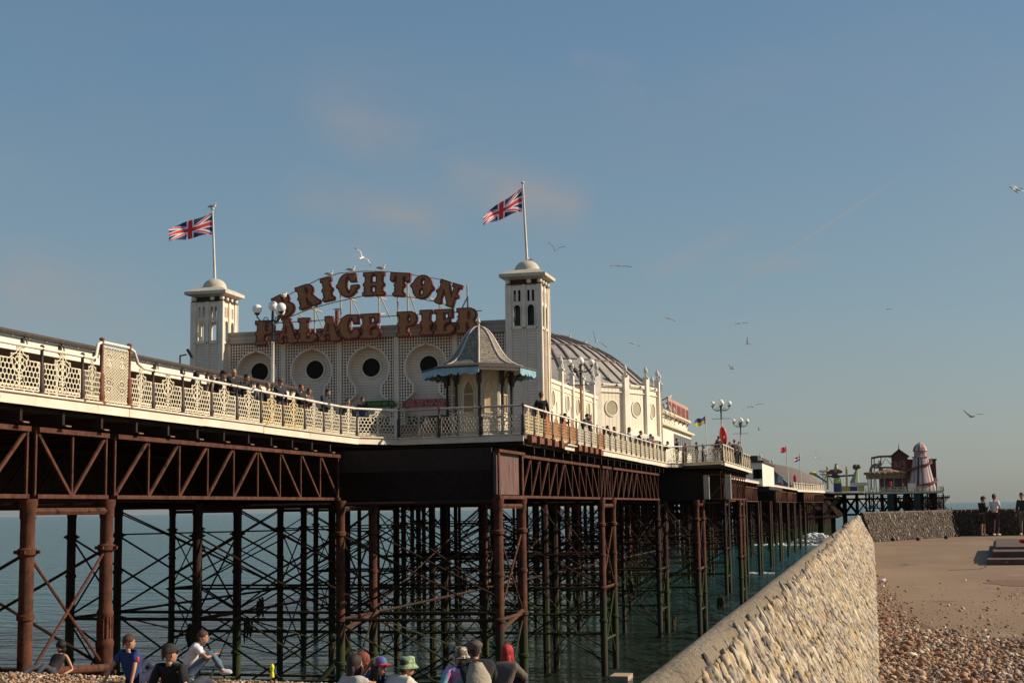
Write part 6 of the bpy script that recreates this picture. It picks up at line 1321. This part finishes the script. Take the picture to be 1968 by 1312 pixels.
# ------------------------------------------------------------------ buildings and rides farther out
t = thing('terrace_bar', 'white two storey building with window rows behind the round hall end', 'building', (-20.5, 150, DZ))
WB, HX = 150, None
def A(px, py, Y): return survey(px, py, Y=Y)
def wallX(b, X, y0, y1, z0, z1, th=.4): b.b2(X - th, X, y0, y1, z0, z1)
x0 = A(1267, 800, 150).x; x1 = A(1290, 800, 150).x
X = -18.4; ya = survey(1265, 820, X=X).y; yb = survey(1328, 840, X=X).y; zt = survey(1290, 795, X=X).z
za = survey(1300, 825, X=X).z
b = MB(); b.prism([(-36, ya), (X, ya), (X, yb), (-36, yb)], DZ, za); b.prism([(-36, ya + 3), (X - .3, ya + 3), (X - .3, yb - .6), (-36, yb - .6)], za, zt); b.build('walls', WHITE, t, world=True)
b = MB(); b.b2(X - .5, X + .35, ya, yb + .3, za - .1, za + .12); b.b2(X - .6, X + .1, ya + 2.8, yb - .3, zt - .1, zt + .1); b.build('cornice', CREAM, t, world=True)
yy = survey(1294, 830, X=X).y
for k in range(9):
    y = yy + (yb - yy) * (k + .5) / 9; b = MB(); b.b2(X, X + .05, y - (yb - yy) / 24, y + (yb - yy) / 24, za - 2.0, za - .5); w = b.build('window', mat('window_grey', (.16, .17, .17), (.10, .10, .11), 3, .3), t, world=True)
b = MB()
for y in np.linspace(ya, yy, 7): b.b2(X + .1, X + .16, y - .03, y + .03, za, za + 1.1)
b.b2(X + .08, X + .18, ya, yy, za + 1.05, za + 1.12); b.b2(X + .1, X + .14, ya, yy, za + .5, za + .55); b.build('terrace_rail', CREAM, t, world=True)
for y in np.linspace(ya + .5, yy, 4): finial(t, Vector((X + .1, y, za + 1.1)))
t = thing('billboard', 'pink red lettered billboard on black struts over the white building', 'billboard', (-19, 140, za))
y0, y1 = survey(1284, 770, X=X).y, survey(1323, 800, X=X).y; zt2, zb2 = survey(1284, 763, X=X).z, survey(1284, 797, X=X).z
b = MB(); b.b2(X - .1, X, y0, y1, zb2, zt2); bd = b.build('board', mat('board_pink', (.46, .28, .22), (.40, .22, .17), 1, .6), t, world=True)
b = MB(); n = 13
for k in range(n):
    y = y0 + (y1 - y0) * (k + .5) / n; w = (y1 - y0) / n * .3
    b.b2(X, X + .06, y - w, y - w * .3, zb2 + .35, zt2 - .35)
    if k % 3 != 1: b.b2(X, X + .06, y + w * .3, y + w, zb2 + .35, zt2 - .35)
    if k % 2: b.b2(X, X + .05, y - w, y + w, (zb2 + zt2) / 2 - .12, (zb2 + zt2) / 2 + .12)
b.build('lettering', mat('board_red', (.36, .14, .11), (.3, .10, .08), 3, .6), bd, world=True)
b = MB()
for k in range(4):
    z = zb2 + .2 + (zt2 - zb2) * k / 3.6; b.tube([(X - .1, y0, z), (X - 2.5, y0 - 6, z - 1.7)], .07, 5)
for y in np.linspace(y0, y1, 6): b.tube([(X, y, zb2), (X - 1.2, y, zb2 - 1.4)], .06, 5)
b.build('struts', BLACK, t, world=True)
t = thing('beach_pavilion', 'boxy white pavilion with grey end and dark flat roof standing out over the pier edge', 'pavilion', (-15, 200, DZ))
Yp = 196; xl = A(1432, 930, Yp).x; xr = A(1466, 930, Yp).x; zr = A(1466, 888, Yp).z; yq = survey(1487, 900, X=xr).y
b = MB(); b.prism([(xl, Yp), (xr, Yp), (xr, yq), (xl, yq)], DZ - .6, zr); b.build('walls', WHITE, t, world=True)
b = MB(); b.b2(xl - .3, xr + .25, Yp - .3, yq + .3, zr, zr + .25); b.b2(xl - 1, xr - .6, Yp + .5, yq - .5, zr + .25, zr + .95); b.build('roof', ROOFD, t, world=True)
b = MB(); b.prism([(xl - 3, Yp - 1.2), (xr + .9, Yp - 1.2), (xr + 1.1, yq + 1), (xl - 3, yq + 1)], DZ - 1.05, DZ - .62); b.build('ledge', UNDER, t, world=True)
for x in (A(1452, 900, Yp).x, A(1459, 900, Yp).x): b = MB(); b.b2(x - .35, x + .35, Yp - .06, Yp, zr - 2.2, zr - .9); b.build('window', GLASSD, t, world=True)
for q in ((xr - .2, Yp), (xr - .2, yq)): finial(t, Vector((q[0], q[1], zr + .25)))
b = MB(); b.b2(xr - 1.2, xr - 1.0, Yp, yq, zr + .25, zr + .8)
# domed funfair building
t = thing('funfair_dome', 'long low brown grey domed roof beyond the white pavilion', 'building', (-24, 330, DZ))
Yd = 352; pr = [(A(x, y, Yd)) for x, y in [(1583, 931), (1573, 924), (1560, 915), (1545, 907), (1528, 900), (1510, 895), (1488, 891)]]; cx = -27; b = MB()
b.lathe([(p.x - cx, p.z) for p in pr] + [(1.0, pr[-1].z + .6)], (cx, Yd, 0), 40, caps=False); b.build('dome_roof', mat('dome_brown', (.13, .10, .085), (.17, .13, .10), 1, .7, .2, 6), t, world=True, smooth=30)
b = MB(); b.lathe([(pr[0].x - cx - .4, DZ), (pr[0].x - cx - .4, pr[0].z)], (cx, Yd, 0), 40); b.build('wall', WHITE, t, world=True, smooth=30)
t = thing('gabled_kiosk', 'low blue grey gabled building in front of the brown dome', 'building', (-22, 316, DZ)); Yg = 312
a, c, d = A(1486, 903, Yg), A(1514, 925, Yg), A(1486, 925, Yg); b = MB(); g = [(a.x - 6, DZ), (c.x, DZ), (c.x, c.z - .3), (a.x, a.z), (a.x - 6, a.z - 2.6)]
vs, fs = fill([g], 3); b.add(upright(vs, (0, Yg + 3, 0)), fs); b.build('wall', mat('gable_blue', (.16, .18, .22), (.12, .13, .16), 1, .6), t, world=True)
b = MB(); b.bar((a.x, Yg - .1, a.z + .1), (c.x + .5, Yg - .1, c.z - .2), .5, .3); b.build('barge_board', WHITE, t, world=True)
b = MB(); b.b2(a.x + .9, a.x + 2.0, Yg - .08, Yg, DZ + 1.6, DZ + 3.0); b.build('window', mat('pale_window', (.45, .48, .5)), t, world=True)
# pier head rides
Yh = 424
YEL, LIME, BLU, GRN = mat('ride_yellow', (.62, .48, .10), (.5, .38, .1), 2, .5), mat('ride_lime', (.55, .62, .06), (.45, .5, .05), 2, .5), mat('ride_blue', (.05, .08, .22), (.04, .05, .14), 2, .5), mat('ride_green', (.18, .24, .14), (.3, .32, .16), 2, .5)
t = thing('helter_skelter', 'red and white striped helter skelter tower with dark spiral slide at the pier end', 'helter skelter', (14.5, 426, DZ)); c = A(1772, 943, 428); top, topw = A(1770, 877, 428), 2.4
hr = (A(1801, 943, 428).x - A(1743, 943, 428).x) / 2; cx = (A(1801, 943, 428).x + A(1743, 943, 428).x) / 2; z1 = A(1770, 879, 428).z; b = MB(); n = 60
b.lathe([(hr, DZ), (hr * .86, DZ + (z1 - DZ) * .25), (hr * .72, DZ + (z1 - DZ) * .5), (hr * .6, DZ + (z1 - DZ) * .75), (hr * .5, z1)], (cx, 428, 0), n, caps=False)
b.m = [[0, 0, 1, 0, 0, 2, 2, 0, 0, 1, 0, 0][(i % n) % 12] for i in range(len(b.f))]
b.build('tower_body', [mat('stripe_white', (.40, .37, .33)), mat('stripe_red', (.45, .04, .035)), mat('stripe_black', (.04, .04, .04))], t, world=True, smooth=30)
b = MB(); turns = 1.6; pts = []
for k in range(80):
    u = k / 79; r = hr * (1.02 - .47 * u) + .35; a = R(-150) + u * turns * 2 * math.pi; pts.append((cx + r * math.cos(a), 428 + r * math.sin(a), DZ + 1.0 + (z1 - DZ - 1.2) * u))
for p, q in zip(pts, pts[1:]): b.bar(p, q, .8, .5)
b.build('spiral_slide', mat('slide_brown', (.10, .035, .03), (.14, .05, .04), 3, .6), t, world=True)
zt = A(1769, 849, 428).z; b = MB(); b.lathe([(hr * .58, z1), (hr * .58, z1 + .3), (hr * .42, z1 + .4), (hr * .42, z1 + 1.7), (hr * .52, z1 + 1.9)], (cx, 428, 0), 8); b.build('lantern', mat('stripe_pink', (.40, .30, .27), (.33, .12, .11), 2, .6), t, world=True)
b = MB(); b.lathe([(hr * .5, z1 + 1.9), (hr * .44, z1 + 2.9), (hr * .3, zt - .8), (.1, zt)], (cx, 428, 0), 16, caps=False); b.m = [(0, 1, 0, 2)[(i % 16) % 4] for i in range(len(b.f))]; b.build('cone_roof', [MATS['stripe_white'], MATS['stripe_red'], mat('stripe_grey', (.2, .22, .22))], t, world=True)
t = thing('ghost_house', 'dark red brown gabled ride building beside the helter skelter', 'building', (8, 434, DZ)); Y = 436; xa, xb = A(1716, 900, Y).x, A(1742, 900, Y).x; ze, zp = A(1716, 876, Y).z, A(1733, 865, Y).z; RB = mat('ghost_red', (.11, .035, .03), (.08, .03, .025), 1.5, .7)
vs, fs = fill([[(xa, DZ), (xb + .5, DZ), (xb + .5, ze), ((xa + xb) / 2, zp), (xa - .3, ze)]], 3); b = MB(); b.add(upright(vs, (0, Y + 3, 0)), fs); b.build('gable_wall', RB, t, world=True)
b = MB(); xm = (xa + xb) / 2; b.bar((xa - .8, Y + 2.9, ze - .3), (xm, Y + 2.9, zp + .3), 6.6, .3, (0, 0, 1)); b.bar((xm, Y + 2.9, zp + .3), (xb + 1, Y + 2.9, ze - .3), 6.6, .3); b.build('roof', mat('ghost_roof', (.13, .08, .07), (.1, .06, .05), 2, .7), t, world=True)
b = MB(); b.lathe([(.3, 0), (.12, .8), (.02, 2.2)], (xm, Y, zp), 6); b.build('roof_spike', BLACK, t, world=True)
xe = A(1799, 900, Y + 4).x; zz = A(1780, 884, Y + 4).z; b = MB(); b.b2(xb, xe, Y + 4, Y + 10, DZ, zz); b.b2(xb, xe + .3, Y + 3.8, Y + 10, zz, zz + .4); b.build('rear_block', RB, t, world=True)
for k, (px, py) in enumerate([(1729, 892), (1736, 902), (1722, 892), (1736, 890)]): q = A(px, py, Y); b = MB(); b.b2(q.x - .6, q.x + .6, Y - .1, Y, q.z - 1, q.z + 1); b.build('window', mat('ghost_window', (.28, .13, .09), (.05, .03, .03), 2, .5), t, world=True)
t = thing('carousel', 'gold canopied round ride in front of the red brown ride building', 'carousel', (5, 424, DZ)); xa, xb = A(1664, 915, 426).x, A(1753, 915, 426).x; cx2, cr = (xa + xb) / 2, (xb - xa) / 2; z0, z1b = A(1700, 919, 426).z, A(1700, 909, 426).z
b = MB(); b.lathe([(cr, z0), (cr, z1b), (cr * .6, z1b + .5), (.2, z1b + 1.4)], (cx2, 431, 0), 24, sy=.55)
for k in range(24): a = 2 * math.pi * k / 24; b.ball((cx2 + cr * math.cos(a), 431 + cr * .55 * math.sin(a), z1b + .1), .7, 8, 5, (1, .4, .6))
b.build('canopy', mat('carousel_gold', (.30, .18, .07), (.20, .10, .05), 1.2, .5, spots=[((.6, .5, .3), 2, .6)]), t, world=True)
b = MB(); b.lathe([(cr * .55, DZ), (cr * .55, z0)], (cx2 + 1, 431, 0), 14, sy=.6); b.build('centre_drum', mat('drum_brown', (.20, .10, .07), (.1, .07, .08), .8, .6, spots=[((.4, .3, .15), 1.5, .6)]), t, world=True)
for k in range(14): a = 2 * math.pi * k / 14; b = MB(); b.lathe([(.14, DZ), (.14, z0)], (cx2 + cr * .92 * math.cos(a), 431 + cr * .5 * math.sin(a), 0), 6); b.build('pole', mat('brass', (.45, .33, .15), None, rough=.4), t, world=True)
t = thing('roller_coaster', 'looping coaster track on thin posts behind the gold canopied ride', 'roller coaster', (2, 445, DZ)); Yc = 446; S = lambda px, py, Y=Yc: survey(px, py, Y=Y); b = MB()
b.tube([S(1674, 880), S(1690, 877), S(1716, 876)], .35, 6); b.tube([S(1680, 898), S(1716, 898)], .3, 6)
for px in (1675, 1680, 1693, 1714): b.tube([S(px, 879), S(px, 940)], .16, 5)
b.tube([S(1693, 895), S(1702, 880), S(1715, 895)], .12, 5); b.build('track', mat('track_dark', (.12, .09, .08)), t, world=True)
b = MB(); c0 = S(1684, 905); rx = S(1696, 905).x - c0.x
for r_ in (rx, rx * .82): b.tube([c0 + Vector((r_ * math.cos(u), .0, r_ * 1.15 * math.sin(u))) for u in np.linspace(.1, 3.4, 22)], .28, 6)
for u in np.linspace(.1, 3.2, 12): b.tube([c0 + Vector((rx * math.cos(u), 0, rx * 1.15 * math.sin(u))), c0 + Vector((rx * .82 * math.cos(u), 0, rx * .82 * 1.15 * math.sin(u)))], .12, 4)
b.tube([S(1690, 885), S(1692, 940)], .35, 5); b.build('loop', mat('loop_gold', (.38, .27, .14), (.28, .16, .1), 1, .6), t, world=True)
b = MB()
Yr = 420
t = thing('spinning_ride', 'lime yellow bodied spinning ride with blue arms on the pier head', 'ride', (-10, 400, DZ)); Yr = 400; S = lambda px, py, Y=Yr: survey(px, py, Y=Y)
c0 = S(1610, 940); zr = lambda py: S(1610, py).z; b = MB(); b.lathe([(1.1, zr(928)), (1.05, zr(921)), (.7, zr(918))], (c0.x, Yr, 0), 14); b.build('lime_drum', LIME, t, world=True, smooth=40)
b = MB(); b.lathe([(1.1, DZ - .6), (1.1, zr(928))], (c0.x, Yr, 0), 12); b.tube([S(1588, 914), S(1604, 915), S(1640, 913)], .28, 6); b.ball(S(1606, 915), .9, 10, 6, (1.6, 1, .6)); b.build('blue_arms', BLU, t, world=True, smooth=40)
b = MB(); b.lathe([(.75, zr(906)), (.6, zr(899)), (.3, zr(893)), (.5, zr(891))], (S(1607, 900).x, Yr, 0), 10); b.build('lime_top', GRN, t, world=True, smooth=40)
b = MB(); 
for px, py in ((1594, 908), (1599, 905), (1604, 910), (1613, 906), (1609, 903)): b.ball(S(px, py), .75, 8, 5, (1.2, 1, .7))
b.build('red_cars', mat('car_red', (.26, .07, .05)), t, world=True, smooth=40)
t = thing('twin_towers_ride', 'pair of thin cream ride masts on the pier head', 'ride', (-5, 405, DZ)); b = MB()
for px, y0 in ((1589.5, 896), (1626.5, 896)): b.tube([S(px, y0), S(px + 1, 940)], .3, 6)
b.tube([S(1589, 912), S(1582, 925)], .12, 5); b.tube([S(1590, 910), S(1600, 930)], .12, 5); b.build('mast', YEL, t, world=True)
b = MB(); b.ball(S(1582, 905), .9, 10, 6, (1.5, 1, .4)); b.ball(S(1583, 911), .8, 10, 6, (1.6, 1, .3)); b.tube([S(1581, 905), S(1582, 930)], .15, 5); b.tube([S(1585, 911), S(1586, 932)], .12, 5); b.build('white_canopies', WHITE, t, world=True, smooth=40)
t = thing('green_figure_ride', 'olive green tapering ride column with a dark round head', 'ride', (-1, 410, DZ)); b = MB(); b.tube([S(1643, 928), S(1645, 912), S(1647, 900)], [1.3, .7, .25], 8); b.tube([S(1636, 928), S(1645, 905)], [.5, .2], 6); b.build('column', GRN, t, world=True, smooth=40)
b = MB(); b.ball(S(1644, 897), .8, 10, 6); b.ball(S(1650, 896), .65, 10, 6); b.build('head', mat('head_brown', (.12, .09, .05)), t, world=True, smooth=40)
t = thing('left_arm_ride', 'lime tipped dark arm leaning left above the dome', 'ride', (-14, 400, DZ)); b = MB(); b.tube([S(1592, 928), S(1575, 917), S(1562, 909)], [.25, .3, .5], 6); b.build('arm', GRN, t, world=True); b = MB(); b.ball(S(1562, 909), .7, 8, 5, (1.5, 1, .7)); b.build('tip', LIME, t, world=True, smooth=40)
Yk = 396
for k, (x0_, x1_, y0_, y1_, m_, lab) in enumerate([(1618, 1634, 934.5, 944, YEL, 'yellow ride booth panel at the left of the pier head edge'), (1634, 1648, 935, 943.5, BLU, 'blue ride booth panel between two yellow ones'), (1649, 1661, 934, 944, YEL, 'yellow ride booth panel nearest the end railing'), (1634, 1667, 927.5, 933.5, WHITE, 'long white ride sign board above the booth panels')]):
    p, q = survey(x0_, y1_, Y=Yk), survey(x1_, y0_, Y=Yk); b = MB(); b.b2(p.x, q.x, Yk, Yk + .8, max(p.z, DZ - .4), q.z); b.b2(p.x - .1, q.x + .1, Yk - .1, Yk + .9, q.z, q.z + .15)
    if k == 3:
        for u in (.15, .45, .78): b.box((p.x + (q.x - p.x) * u, Yk - .05, (p.z + q.z) / 2), ((q.x - p.x) * .2, .06, .5))
    tag(b.build('ride_booth' if k < 3 else 'ride_sign', m_), lab, 'booth' if k < 3 else 'sign')
b = MB(); p, q = survey(1745, 938, Y=420), survey(1760, 928, Y=420); b.prism([(p.x, 420), (q.x, 420), (q.x, 423), (p.x, 423)], DZ, q.z); tag(b.build('white_booth', WHITE), 'small white booth at the foot of the helter skelter', 'booth')
